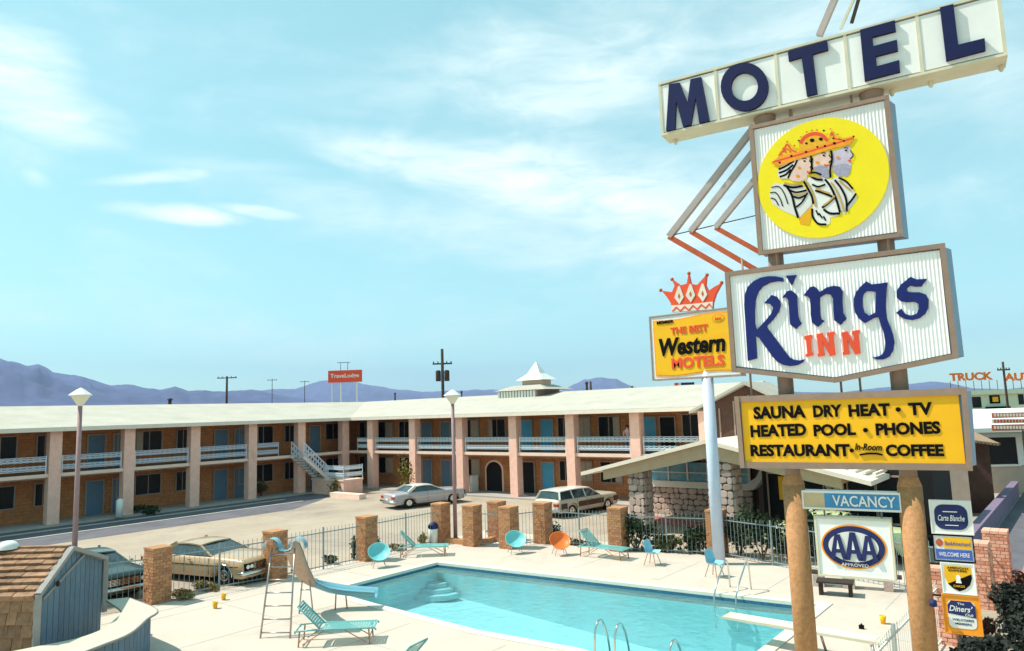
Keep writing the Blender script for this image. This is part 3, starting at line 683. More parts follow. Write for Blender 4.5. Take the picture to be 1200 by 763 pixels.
# office body behind the canopy: fieldstone wainscot, white sill, blue glass with white mullions
FW = Face((-19.2, 35.4), (1, 0)); mb = MB(); FW.box(mb, 0, 0, 5.6, 1.45, -.3, 0); PO(mb, 'wainscot', m_stonem)
j_ = MB(); clad(FW, 0, 0, 5.6, 1.42, 0, of, .4, .28, j_, 9); PO(j_, 'wainscot_stones', m_stonep, None, 'stuff')
mb = MB(); FW.box(mb, -.1, 1.45, 5.4, 1.78, -.35, .22)
FW.poly(mb, [(5.4, 1.45), (5.4, 1.78), (5.9, 2.1), (6.4, 2.9), (6.65, 2.9), (6.15, 1.95), (5.75, 1.5)], -.35, .22); PO(mb, 'window_sill', m_white)
m_sg = mat('blue_reflecting_glass', (.10, .34, .48), .15, 3, .3, spec=.6)
for k in range(5):
    mb = MB(); FW.box(mb, k*1.1+.04, 1.78, k*1.1+1.06, 2.75, -.1, -.05); PO(mb, 'pane', m_sg)
mb = MB()
for k in range(6): FW.box(mb, k*1.1-.04, 1.78, k*1.1+.04, 2.75, -.12, .02)
FW.box(mb, 0, 2.2, 5.5, 2.25, -.04, .015); PO(mb, 'mullion', m_white)
mb = MB(); mb.box((-19.4, 35.7, 0), (-13.4, 36.6, 2.75)); PO(mb, 'rear_wall', m_brownw)
# front rooms to the right of the pier: dark glass, pale frames, stone base
FR = Face((-11.9, 32.2), (1, 0)); mb = MB(); mb.box((-11.9, 32.25, 0), (-5.2, 36.4, 3.0)); PO(mb, 'wall', m_dark, 'office wall with shade painted near-black')  # shade is put into this wall's near-black colour
for u0, u1 in ((.3, 1.5), (1.7, 2.6), (3.6, 4.6), (4.7, 5.6)):
    mb = MB(); FR.box(mb, u0, .5 if u0 != 1.7 else .05, u1, 2.6, 0, .03); o = PO(mb, 'window' if u0 != 1.7 else 'door', m_glass)
    mb = MB(); zb = .5 if u0 != 1.7 else .05
    for a, b, c, d in ((u0-.06, zb, u0, 2.6), (u1, zb, u1+.06, 2.6), (u0-.06, 2.6, u1+.06, 2.67), (u0-.06, zb-.06, u1+.06, zb)): FR.box(mb, a, b, c, d, 0, .08)
    mb.build('frame', m_frame, o, True)
mb = MB(); FR.box(mb, .75, 1.5, 1.15, 2.5, .035, .07); PO(mb, 'curtain', m_amber)
for u0, u1, z1, sd in ((2.75, 3.35, 2.9, 21), (3.5, 5.0, .9, 22), (.1, 1.5, .42, 23)):
    mb = MB(); FR.box(mb, u0, 0, u1, z1, 0, .2); PO(mb, 'stone_base', m_stonem); clad(FR, u0, 0, u1, z1, .2, of, .34, .28, None, sd)
# right roof slats over the drive
mb = MB()
for k in range(7): mb.bar((-9.0+k*.36, 30.3, 3.06-.03*k), (-9.0+k*.36, 33.5, 3.06-.03*k), .12, .1)
PO(mb, 'roof_slat', m_fascia)

# ------------------------------------------------------------------ brick pillars and iron fence
def brick_pillar_mesh(w_, h, mb):
    R = random.Random(5); rows = int(h/.098)
    for j in range(rows):
        z0 = j*.098+.012; z1 = z0+.083
        for s_ in range(4):
            a = PI/2*s_; c, s2 = math.cos(a), math.sin(a); off = 0 if (j+s_) % 2 else .105; x = -w_/2+.0
            xs_ = [-w_/2]; x = -w_/2+off if off else -w_/2+.21
            while x < w_/2-.05: xs_.append(x); x += .21
            xs_.append(w_/2)
            for a0, a1 in zip(xs_, xs_[1:]):
                d = w_/2+R.uniform(-.004, .006); q = [(a0+.008, -d), (a1-.008, -d), (a1-.008, -d+.06), (a0+.008, -d+.06)]
                pts = [(x_*c-y_*s2, x_*s2+y_*c) for x_, y_ in q]
                mb.add([(x_, y_, z0) for x_, y_ in pts]+[(x_, y_, z1) for x_, y_ in pts], [(4, 5, 6, 7), (0, 1, 5, 4), (1, 2, 6, 5), (3, 0, 4, 7), (0, 3, 2, 1)])
    return rows*.098
mb = MB(); HP = brick_pillar_mesh(.62, 1.72, mb)
def make_pillar(loc, label, m, group, rz=0):
    t_ = thing('brick_pillar', label, 'brick pillar', loc, rz, group); o = bpy.data.objects.new('bricks', BM[m]); COL.objects.link(o); o.parent = t_; o['kind'] = 'stuff'
    inst(core, 'mortar_core', t_, (0, 0, 0)); inst(capm[m], 'cap', t_, (0, 0, 0)); return t_
b0 = mb.build('bricks', m_brick); b0.data.materials.append(m_brick2); R = random.Random(4)
mi = []
for _ in range(len(b0.data.polygons)//5): mi += [int(R.random() < .38)]*5
b0.data.polygons.foreach_set('material_index', mi)
b1d = b0.data.copy(); b1d.materials.clear(); b1d.materials.append(m_brickr); b1d.materials.append(m_brickr2); b1d.polygons.foreach_set('material_index', mi); BM = {'t': b0.data, 'r': b1d}; bpy.data.objects.remove(b0)
mb = MB(); mb.box((-.29, -.29, 0), (.29, .29, HP)); c0 = mb.build('mortar_core', m_mortar); core = c0.data; bpy.data.objects.remove(c0)
capm = {}
for k_, m_ in (('t', m_brick), ('r', m_brickr)):
    mb = MB()
    for i in range(3): mb.box((-.32+i*.215, -.32, HP), (-.32+i*.215+.205, .32, HP+.075))
    c0 = mb.build('cap', m_); capm[k_] = c0.data; bpy.data.objects.remove(c0)
PILS = [((184, 706), 'tan brick pillar just right of the shingled hut'), ((322, 680), 'brick pillar directly behind the slide ladder'), ((430, 657), 'brick pillar behind the leftmost turquoise saucer chair'),
        ((517, 636), 'brick pillar just left of the middle lamp post beside the white bin'), ((554, 640), 'brick pillar just right of the middle lamp post'), ((583, 634), 'rear brick pillar at the gate left of the far turquoise saucer chair'),
        ((597, 643), 'brick pillar directly behind the far turquoise saucer chair'), ((637, 637), 'brick pillar behind the orange saucer chair'), ((726, 646), 'brick pillar beside the far right lounger and office shrubs'), ((842, 652), 'brick pillar behind the pale blue sign post')]
pp = []
for (q, lb) in PILS:
    g = gp(*q); g.z = .0; pp.append(g.copy()); make_pillar(g, lb, 't', 'brick pillars along the pool fence', math.radians(1.5*(len(pp) % 3)))
RP = [((-2.95, 23.7), 'salmon brick pillar right of the small stacked plaques'), ((-2.7, 26.0), 'farther salmon brick pillar beside the red path'), ((-3.3, 19.9), 'salmon brick pillar half hidden behind the small stacked plaques')]
for (x, y), lb in RP: make_pillar(Vector((x, y, 0)), lb, 'r', 'salmon brick pillars at the right fence')
def fence(p, q, label, h=1.5, m=m_iron, sp=.16):
    p = Vector((p[0], p[1], 0)); q = Vector((q[0], q[1], 0)); d = q-p; L = d.length; d.normalize(); p += d*.33; q -= d*.33; L = (q-p).length
    if L < .4: return
    t_ = thing('iron_fence', label, 'fence', p, math.atan2(d.y, d.x), 'iron fence sections round the pool')
    for z in (.14, h-.12):
        mb = MB(); mb.box((0, -.015, z-.018), (L, .015, z+.018)); mb.build('rail', m, t_)
    mb = MB(); k = int(L/sp)
    for i in range(1, k):
        x = i*L/k; mb.box((x-.0065, -.0065, .05), (x+.0065, .0065, h))
        mb.add([(x-.014, 0, h), (x, -.014, h), (x+.014, 0, h), (x, .014, h), (x, 0, h+.07)], [(0, 1, 4), (1, 2, 4), (2, 3, 4), (3, 0, 4)])
    mb.build('pickets', m, t_, kind='stuff')
    if L > 2.6:
        for x in [L*(i+1)/(int(L/2.2)+1) for i in range(int(L/2.2))]:
            mb = MB(); mb.box((x-.025, -.025, .0), (x+.025, .025, h+.08)); mb.build('post', m, t_)
FL = ['between the hut and the first brick pillar', 'in front of the tan sedan', 'between the slide and the cypress shrub', 'behind the left lounger and white bin']
fence((-25.0, 8.6), pp[0], 'pale iron fence section '+FL[0])
for i in range(3): fence(pp[i], pp[i+1], 'pale iron fence section '+FL[i+1])
fence(pp[4], pp[6], 'short iron gate between the pillars at the pool entrance'); fence(pp[6], pp[7], 'short iron fence behind the far turquoise saucer chair')
fence(pp[7], pp[8], 'iron fence in front of the parked station wagon'); fence(pp[8], pp[9], 'iron fence in front of the office shrubs')
fence(pp[9], (-3.1, 24.0), 'iron fence running behind the oval emblem sign'); fence((-3.1, 24.0), (-3.3, 19.9), 'iron fence between the salmon brick pillars', 1.4, m_white)
fence((-3.3, 19.9), (-3.45, 13.0), 'white iron fence at the right edge of the pool deck', 1.4, m_white); fence((-3.1, 24.0), (-2.85, 26.6), 'iron fence between the two farthest salmon pillars', 1.4, m_white)
# low brick kerb of the entrance planter
mb = MB(); a = gp(532, 641); b = gp(600, 634); 
pl = thing('planter_kerb', 'low brick planter edge between the gate pillars', 'planter', (a.x, a.y, 0))
mb.bar(pp[4]+Vector((.3, 0, .12)), pp[5]+Vector((0, -.3, .12)), .25, .24); mb.build('brick_edge', m_brick, pl, True)
mb = MB(); mb.bar(pp[3]+Vector((.3, .0, .12)), pp[4]+Vector((-.3, 0, .12)), .25, .24); mb.build('brick_edge', m_brick, pl, True)

# ------------------------------------------------------------------ the shingled hut with its counter
A = Vector((-18.62, 6.02, 0)); Bc = Vector((-21.75, 8.62, 0)); wd = (Bc-A); WL = wd.length; wr = wd.normalized(); back = Vector((-.80, -.60, 0)).normalized()
hut = thing('snack_hut', 'small shingled snack hut with blue plank gable end at lower left', 'hut', (A.x, A.y, 0))
def PH(mb, name, m, label=None): return mb.build(name, m, hut, True, label)
APX = 1.72; ZH, ZA = 2.02, 2.72
def hp(u, z, b=0): return A + wr*u + back*b + Vector((0, 0, z))
ztop = lambda u: ZH+(ZA-ZH)*u/APX if u < APX else ZA-(ZA-ZH+.02)*.62*(u-APX)/(WL-APX)*1.55
npk = 13
for i in range(npk):
    u0, u1 = WL*i/npk+.012, WL*(i+1)/npk-.012; mb = MB()
    mb.prism([(u0, 0), (u1, 0), (u1, ztop(u1)-.05), (u0, ztop(u0)-.05)], lambda u, v: hp(u, v, .05), lambda u, v: hp(u, v, 0)); PH(mb, 'plank', m_plank)
mb = MB(); mb.prism([(.03, 0), (WL-.03, 0), (WL-.03, ztop(WL)-.06), (APX, ZA-.08), (.03, ZH-.06)], lambda u, v: hp(u, v, 3.4), lambda u, v: hp(u, v, .06)); PH(mb, 'wall', m_plank)
mb = MB()
for (ua, za), (ub, zb) in (((-.04, 0), (-.04, ZH)), ((-.04, ZH), (APX, ZA)), ((APX, ZA), (WL+.05, ztop(WL))), ((WL+.05, ztop(WL)), (WL+.05, .6))): mb.bar(hp(ua, za, -.06), hp(ub, zb, -.06), .13, .10)
PH(mb, 'verge_board', m_trim)
mb = MB(); mb.bar(hp(.3, 1.85, -.02), hp(APX+.9, ZA-.32, -.02), .05, .06); PH(mb, 'brace', m_trim)
mb = MB(); mb.lathe([(.001, .0), (.035, .03), (.045, .1), (.02, .14), (.001, .15)], tuple(hp(.9, 1.98, -.10)), 8); PH(mb, 'wall_lamp', m_pole)
# shingles: roof slope (courses) and the shingled flank below
def shingles(p00, along, up, nrm, rows, length, ch, wch, seed):
    R = random.Random(seed)
    for j in range(rows):
        u = -R.random()*wch
        while u < length:
            w_ = wch*R.uniform(.7, 1.3); a0 = max(0, u); a1 = min(length, u+w_)-.012; u += w_
            if a1-a0 < .04: continue
            base = p00 + up*(j*ch-.02-R.random()*.015); t0 = .085+R.uniform(-.012, .015)
            q = [base+along*a0, base+along*a1, base+along*a1+up*(ch+.05), base+along*a0+up*(ch+.05)]
            mb = MB(); mb.add([v+nrm*.004 for v in q]+[q[0]+nrm*t0, q[1]+nrm*t0, q[2]+nrm*.014, q[3]+nrm*.014], [(0, 3, 2, 1), (4, 5, 6, 7), (0, 1, 5, 4), (1, 2, 6, 5), (2, 3, 7, 6), (3, 0, 4, 7)])
            PH(mb, 'shingle', m_shingle)
e0 = hp(-.12, ZH-.05); up_ = (hp(APX, ZA+.02)-e0); Ls = up_.length; up_.normalize(); nr = back.cross(up_).normalized(); nr = nr if nr.z > 0 else -nr
mb = MB(); q = [e0, e0+back*3.4, e0+back*3.4+up_*Ls, e0+up_*Ls]; mb.add(q+[v-nr*.06 for v in q], [(0, 1, 2, 3), (4, 5, 6, 7), (0, 1, 5, 4), (1, 2, 6, 5), (2, 3, 7, 6), (3, 0, 4, 7)]); PH(mb, 'roof', m_shade)
shingles(e0, back, up_, nr, 8, 3.4, Ls/8, .3, 11)
nf = -(wr-back*wr.dot(back)).normalized(); shingles(hp(0, .35), back, Vector((0, 0, 1)), nf, 6, 3.4, .27, .3, 12)
q = [hp(APX, ZA+.03), hp(APX, ZA+.03)+back*3.4, hp(WL+.12, ztop(WL)+.02)+back*3.4, hp(WL+.12, ztop(WL)+.02)]; mb = MB(); mb.add(q+[v-Vector((0, 0, .06)) for v in q], [(0, 1, 2, 3), (4, 5, 6, 7), (0, 1, 5, 4), (1, 2, 6, 5), (2, 3, 7, 6), (3, 0, 4, 7)]); PH(mb, 'rear_roof', m_shingle)
mb = MB(); mb.bar(hp(APX, ZA+.05), hp(APX, ZA+.05, 3.4), .16, .05); PH(mb, 'ridge_cap', m_shingle)
pd = hp(APX-.1, ZA+.04, 1.5); mb = MB(); mb.lathe([(.24, 0), (.23, .08), (.17, .15), (.08, .19), (.001, .2)], tuple(pd), 12); PH(mb, 'roof_dome', m_white)
# counter: curved bar top with planks below
inner = [gp(x, y, 1.02) for x, y in ((124, 703), (142, 716), (134, 726), (120, 737), (90, 748), (40, 758), (-10, 768))]
outer = [gp(x, y, 1.02) for x, y in ((150, 700), (184, 714), (172, 725), (152, 742), (118, 756), (60, 778), (0, 800))]
ct = thing('bar_counter', 'curved cream bar counter wrapping round the snack hut', 'counter', (inner[2].x, inner[2].y, 0))
si, so_ = spline(inner, 4), spline(outer, 4); k = len(si); mb = MB(); mb.add(si+so_+[v-Vector((0, 0, .05)) for v in si+so_], [(i, i+1, k+i+1, k+i) for i in range(k-1)]+[(2*k+i, 2*k+i+1, 3*k+i+1, 3*k+i) for i in range(k-1)]+[(k+i, k+i+1, 3*k+i+1, 3*k+i) for i in range(k-1)]+[(i, i+1, 2*k+i+1, 2*k+i) for i in range(k-1)]+[(0, k, 3*k, 2*k)])
mb.build('counter_top', m_counter, ct, True)
mb = MB(); mb.tube([v-Vector((0, 0, .02)) for v in so_], .028, 6); mb.build('edge_trim', m_trim, ct, True)
pth = [so_[i]*.8+si[i]*.2 for i in range(4, k)]
for a, b in zip(pth, pth[1:]):
    mb = MB(); nn_ = max(1, int((b-a).length/.16))
    for q in range(nn_):
        p0 = a+(b-a)*(q/nn_); p1 = a+(b-a)*((q+.93)/nn_); mb.bar(Vector((p0.x, p0.y, .5)), Vector((p1.x, p1.y, .5)), .03, .94)
    mb.build('front_board', m_plank, ct, True)

# ------------------------------------------------------------------ cars
def make_car(label, paint, roofc, style, loc, rz, L=5.3, top_=1.40, zs_=.93):
    car = thing('parked_car', label, 'car', loc, rz, 'cars parked round the motel'); W = .97; xw = (1.62, -1.5); wr_ = .35
    n_ = 56; st = []; low = MB()
    for i in range(n_+1):
        x = -L/2+L*i/n_; e = min(1, (L/2-abs(x))/.22); e = math.sqrt(max(0, 1-(1-e)**2)); hw = W*(.90+.10*e)-.05*max(0, (abs(x)-1.6)/1.05)
        zt = 1.0-.07*max(0, (x-.7)/1.95)**2-(.05 if style != 'wagon' else 0)*max(0, (-x-1.2)/1.4)
        zt -= .10*(1-e); zb = .27+.10*(1-e)
        for c_ in xw:
            d_ = abs(x-c_)
            if d_ < .43: zb = max(zb, .33+math.sqrt(max(0, .43**2-d_*d_)))
        zm = max(.66, zb+.03); zs = max(zt-.10, zm+.03)
        row = [(0, .3), (hw*.75, .3), (hw*.97, zb), (hw*.985, min(.45, zb+.02) if zb < .42 else zb+.005), (hw, zm), (hw*.985, zs), (hw*.90, zt), (hw*.55, zt+.035), (0, zt+.04)]
        st.append([(x, y, z) for y, z in row] + [(x, -y, z) for y, z in row[-2:0:-1]])
    m_ = len(st[0]); vs = [v for s_ in st for v in s_]; fs = [(i*m_+j, i*m_+(j+1) % m_, (i+1)*m_+(j+1) % m_, (i+1)*m_+j) for i in range(n_) for j in range(m_)]
    low.add(vs, fs, True); low.add([v for v in st[0]], [tuple(range(m_))]); low.add([v for v in st[-1]], [tuple(range(m_))[::-1]]); body = low.build('body', paint, car)
    mb = MB(); mb.box((-L/2+.3, -.78, .22), (L/2-.3, .78, .72)); mb.build('chassis', m_black, car)
    # glasshouse
    if style == 'wagon': bx0, bx1, tx0, tx1 = -2.45, .95, -2.25, .25
    elif style == 'hardtop': bx0, bx1, tx0, tx1 = -1.55, .98, -.95, .20
    else: bx0, bx1, tx0, tx1 = -1.5, .98, -1.05, .22
    zb_, zt_ = 1.0, top_-.05; b_, t_ = .86, .66
    g = MB(); bot = [(bx0, -b_), (bx1, -b_), (bx1, b_), (bx0, b_)]; tp = [(tx0, -t_), (tx1, -t_), (tx1, t_), (tx0, t_)]
    g.add([(x, y, zb_) for x, y in bot]+[(x, y, zt_) for x, y in tp], [(0, 1, 5, 4), (1, 2, 6, 5), (2, 3, 7, 6), (3, 0, 4, 7), (4, 5, 6, 7)]); g.build('window_glass', CARGLASS, car)
    r_ = MB(); rows_ = []
    for i in range(7):
        f_ = i/6; x = tx0-.06+(tx1-tx0+.12)*f_; cz = .05*math.sin(PI*f_)
        rows_.append([(x, y*(t_+.045)/.7, zt_+.015+cz+.045*(1-(y/.7)**2)) for y in (-.7, -.62, -.35, 0, .35, .62, .7)])
    vs = [v for s_ in rows_ for v in s_]; r_.add(vs+[(x, y, z-.05) for x, y, z in vs], [(i*7+j, i*7+j+1, (i+1)*7+j+1, (i+1)*7+j) for i in range(6) for j in range(6)]+[(49+i*7+j, 49+i*7+j+1, 49+(i+1)*7+j+1, 49+(i+1)*7+j) for i in range(6) for j in range(6)], True)
    for s_ in (0, 6): r_.add([vs[i*7+s_] for i in range(7)]+[(vs[i*7+s_][0], vs[i*7+s_][1], vs[i*7+s_][2]-.05) for i in range(7)], [(i, i+1, 8+i, 7+i) for i in range(6)])
    for s_ in (0, 6): r_.add([vs[s_*7+i] for i in range(7)]+[(vs[s_*7+i][0], vs[s_*7+i][1], vs[s_*7+i][2]-.05) for i in range(7)], [(i, i+1, 8+i, 7+i) for i in range(6)])
    r_.build('roof', roofc, car)
    def pil_(*a): q_ = MB(); q_.bar(*a); q_.build('roof_pillar', roofc, car)
    for s_ in (-1, 1):
        pil_((bx1, s_*b_, zb_), (tx1, s_*t_, zt_), .05, .05); pil_((bx0, s_*b_, zb_), (tx0, s_*t_, zt_), .09, .22 if style != 'wagon' else .1)
        if style == 'sedan': pil_((-.25, s_*(b_+.005), zb_), (-.25, s_*(t_+.01), zt_), .05, .06)
        if style == 'wagon':
            for xx in (-.3, -1.35): pil_((xx, s_*(b_+.005), zb_), (xx, s_*(t_+.01), zt_), .05, .08)
    tr_ = MB()
    for s_ in (-1, 1):
        tr_.bar((-L/2+.25, s_*(W+.0), .68), (L/2-.25, s_*(W-.005), .70), .02, .035)
        for c_ in (xw): 
            tr_.tube([(c_+.44*math.cos(a), s_*(W-.005), .33+.44*math.sin(a)) for a in [PI*j/10 for j in range(11)]], .014, 4)
        tr_.bar((bx0-.02, s_*(b_+.02), zb_+.01), (bx1, s_*(b_+.02), zb_+.01), .02, .02)
    tr_.build('chrome_trim', m_chrome, car)
    dl = MB()
    for s_ in (-1, 1):
        for xx in ((.95, -.25) if style == 'hardtop' else (.95, -.25, -1.1)): dl.bar((xx, s_*(W+.001), .36), (xx-.02, s_*(W-.012), .96), .012, .008)
    dl.build('door_gap', m_black, car)
    hn = MB()
    for s_ in (-1, 1): hn.bar((-.05, s_*(W+.015), .86), (.12, s_*(W+.015), .86), .025, .025)
    hn.build('door_handle', m_chrome, car)
    # front
    f_ = MB(); f_.tube([(L/2-.20, -.98, .47), (L/2+.02, -.9, .47), (L/2+.07, -.4, .47), (L/2+.08, 0, .47), (L/2+.07, .4, .47), (L/2+.02, .9, .47), (L/2-.20, .98, .47)], .075, 8); f_.build('front_bumper', m_chrome, car)
    f_ = MB(); f_.tube([(-L/2+.20, -.98, .47), (-L/2-.02, -.9, .47), (-L/2-.07, 0, .47), (-L/2-.02, .9, .47), (-L/2+.20, .98, .47)], .075, 8); f_.build('rear_bumper', m_chrome, car)
    f_ = MB(); f_.box((L/2-.10, -.88, .56), (L/2+.012, .88, .82)); gr = f_.build('grille', m_black, car)
    f_ = MB()
    for i in range(5): f_.box((L/2+.005, -.52, .60+i*.045), (L/2+.022, .52, .612+i*.045))
    for i in range(-3, 4): f_.box((L/2+.012, i*.14-.006, .59), (L/2+.02, i*.14+.006, .79))
    f_.build('grille_bars', m_chrome, gr)
    for y in (-.77, -.60, .60, .77):
        h = MB(); h.lathe([(.001, .05), (.05, .045), (.07, .02), (.078, .0), (.078, -.05)], (L/2+.012, y, .70), 12, axis='x'); h.build('headlight', m_lampglass, car)
    for y in (-.72, .72):
        h = MB(); h.box((-L/2-.02, y-.17, .66), (-L/2+.05, y+.17, .80)); h.build('tail_light', m_redlens, car)
    h = MB(); h.box((-L/2-.035, -.15, .56), (-L/2-.02, .15, .68)); h.build('licence_plate', m_white, car)
    for c_ in xw:
        for s_ in (-1, 1):
            y0 = s_*.80; t2 = MB(); t2.lathe([(.19, -.09), (.30, -.10), (.345, -.06), (.35, 0), (.345, .06), (.30, .10), (.19, .09)], (c_, y0, .35), 20, axis='y'); wh = t2.build('wheel', m_rubber, car)
            h = MB(); h.lathe([(.001, s_*.10), (.06, s_*.105), (.10, s_*.085), (.16, s_*.09), (.195, s_*.095), (.205, s_*.08)], (c_, y0, .35), 20, axis='y'); h.build('hubcap', m_chrome, wh)
            pass
    h = MB(); h.tube([(.82, .93, 1.0), (.82, .98, 1.05)], .012, 4); h.lathe([(.001, 0), (.045, .01), (.05, .05), (.001, .06)], (.82, 1.0, 1.06), 8, axis='x'); h.build('wing_mirror', m_chrome, car)
    car.scale = (1, 1, zs_)
    return car
CARGLASS = mat('car_glass', (.035, .06, .065), .06, 2, .4, spec=.7)
m_redlens = mat('red_lens', (.35, .02, .015), .2)
pt_tan = mat('tan_car_paint', (.50, .34, .19), .3, 2, .05, coat=.6)
pt_white = mat('cream_white_car_paint', (.74, .68, .62), .3, 2, .04, coat=.5)
pt_green = mat('dark_green_car_paint', (.018, .035, .03), .35, 2, .1, coat=.25)
pt_cream = mat('cream_wagon_paint', (.58, .50, .38), .35, 2, .05, coat=.5)
pt_shaded = mat('shade_tinted_white_car_paint', (.46, .40, .41), .3, 2, .05, coat=.5)  # white body darkened to mauve to carry the shade on its side
pt_sage = mat('sage_car_roof_paint', (.07, .11, .09), .3, 2, .05, coat=.5)
pt_lime = mat('pale_lime_car_paint', (.66, .72, .38), .3, 2, .05, coat=.5)
make_car('tan hardtop car parked nose to the iron fence', pt_tan, pt_tan, 'hardtop', (-26.0, 14.05, .02), math.radians(14), 5.2)
make_car('dark green sedan parked behind the snack hut', pt_green, pt_sage, 'sedan', (-27.6, 10.55, .02), 0, 5.3)
make_car('white sedan with shade painted into its body colour below the motel stair', pt_shaded, pt_white, 'hardtop', (-33.75, 32.4, .02), math.radians(75), 5.1)
make_car('cream station wagon with its tailgate facing the pool', pt_cream, pt_white, 'wagon', (-23.1, 34.0, .02), math.radians(84), 5.2, 1.5)
wg = [o_ for o_ in bpy.data.objects if o_.get('label', '').startswith('cream station wagon')][0]
for s_ in (-1, 1):
    for xa, xb in ((-2.45, -1.98), (-1.02, -.27), (-.23, .93), (.97, 1.16), (2.08, 2.45)):
        mb = MB(); mb.box((xa, s_*.982-.008, .50), (xb, s_*.982+.008, .80)); mb.build('side_panel', m_brownw, wg)
make_car('pale lime car behind the oval emblem sign', pt_lime, pt_lime, 'sedan', (-7.9, 28.9, .02), math.radians(3), 5.2, 1.45, 1.03)

# ------------------------------------------------------------------ pool furniture
def bez(pts, k=5): return spline(pts, k)
def make_slide():
    t_ = thing('pool_slide', 'curved blue pool slide with tall tube ladder', 'slide', (-17.4, 11.3, .03))
    L0, L1 = gp(305, 748, .03), gp(340, 748, .03); T0, T1 = gp(316, 641, 2.42), gp(334, 641, 2.42)
    off = (gp(325, 650, 2.3)); T0 = Vector((-17.86, 11.40, 2.20)); T1 = Vector((-17.36, 11.78, 2.20))
    for a, b in ((L0, T0), (L1, T1)):
        mb = MB(); mb.tube([a, a+(b-a)*.5, b], .026, 6); mb.build('ladder_rail', m_tube, t_, True)
    for k in range(7):
        f_ = .06+k*.145; mb = MB(); mb.tube([L0+(T0-L0)*f_, L1+(T1-L1)*f_], .018, 6); mb.build('rung', m_tube, t_, True)
    mid = (T0+T1)/2
    cl = spline([(-17.55, 11.58, 2.16), (-17.8, 11.9, 2.12), (-18.15, 12.30, 1.78), (-18.45, 12.72, 1.24), (-18.6, 13.12, .84), (-18.42, 13.55, .60), (-18.05, 13.88, .48), (-17.6, 14.2, .42), (-17.2, 14.5, .38)], 5)
    mb = MB(); md = MB(); rows_ = []
    for i, p in enumerate(cl):
        d = (cl[min(i+1, len(cl)-1)]-cl[max(i-1, 0)]); d.z = 0; d.normalize(); side = Vector((d.y, -d.x, 0)); wv = .235
        rows_.append([p+side*(wv*u)+Vector((0, 0, h)) for u, h in ((-1.12, .16), (-1, .2), (-.92, .05), (-.6, -.02), (0, -.04), (.6, -.02), (.92, .05), (1, .2), (1.12, .16))])
    nn_ = 9; vs = [v for r__ in rows_ for v in r__]; mb.add(vs, [(i*nn_+j, i*nn_+j+1, (i+1)*nn_+j+1, (i+1)*nn_+j) for i in range(len(rows_)-1) for j in range(nn_-1)], True); mb.build('chute', m_slide, t_, True)
    hk = 22; vs2 = [v-Vector((0, 0, .02)) for r__ in rows_[:hk] for v in r__[1:-1]]; md.add(vs2, [(i*7+j, i*7+j+1, (i+1)*7+j+1, (i+1)*7+j) for i in range(hk-1) for j in range(6)], True); md.build('chute_underside', m_slideu, t_, True)
    # two hooped hand guards at the head
    for s_, c in ((-1, Vector((-17.92, 11.45, 2.17))), (1, Vector((-17.40, 11.90, 2.17)))):
        mb = MB(); ax = Vector((.779, .627, 0)); hoop = [c+ax*(.24*math.cos(a)+.0)+Vector((0, 0, .30*math.sin(a))) for a in [PI*j/10 for j in range(11)]]
        dd_ = Vector((-.45, .55, 0))*.22
        mb.add([h_-dd_ for h_ in hoop]+[h_+dd_ for h_ in hoop], [(i, i+1, 12+i, 11+i) for i in range(10)], True); mb.build('hand_guard', m_slide, t_, True)
    for f0, f1 in (((-18.72, 12.86), (-18.62, 12.9, 1.02)), ((-18.42, 13.13), (-18.42, 13.0, 1.02)), ((-18.15, 13.72), (-18.15, 13.75, .50)), ((-17.95, 14.0), (-17.95, 13.95, .44))):
        mb = MB(); mb.tube([Vector((*f0, .03)), Vector(f1)], .022, 6); mb.build('leg', m_tube if f1[2] > 1 else m_legs, t_, True)
    mb = MB(); mb.tube([(-18.72, 12.86, .1), (-18.42, 13.13, .1)], .016, 6); mb.build('cross_tie', m_tube, t_, True)
    mb = MB(); mb.tube([(-18.71, 12.88, .7), (-18.42, 13.06, .7)], .016, 6); mb.build('cross_tie', m_tube, t_, True)
make_slide()
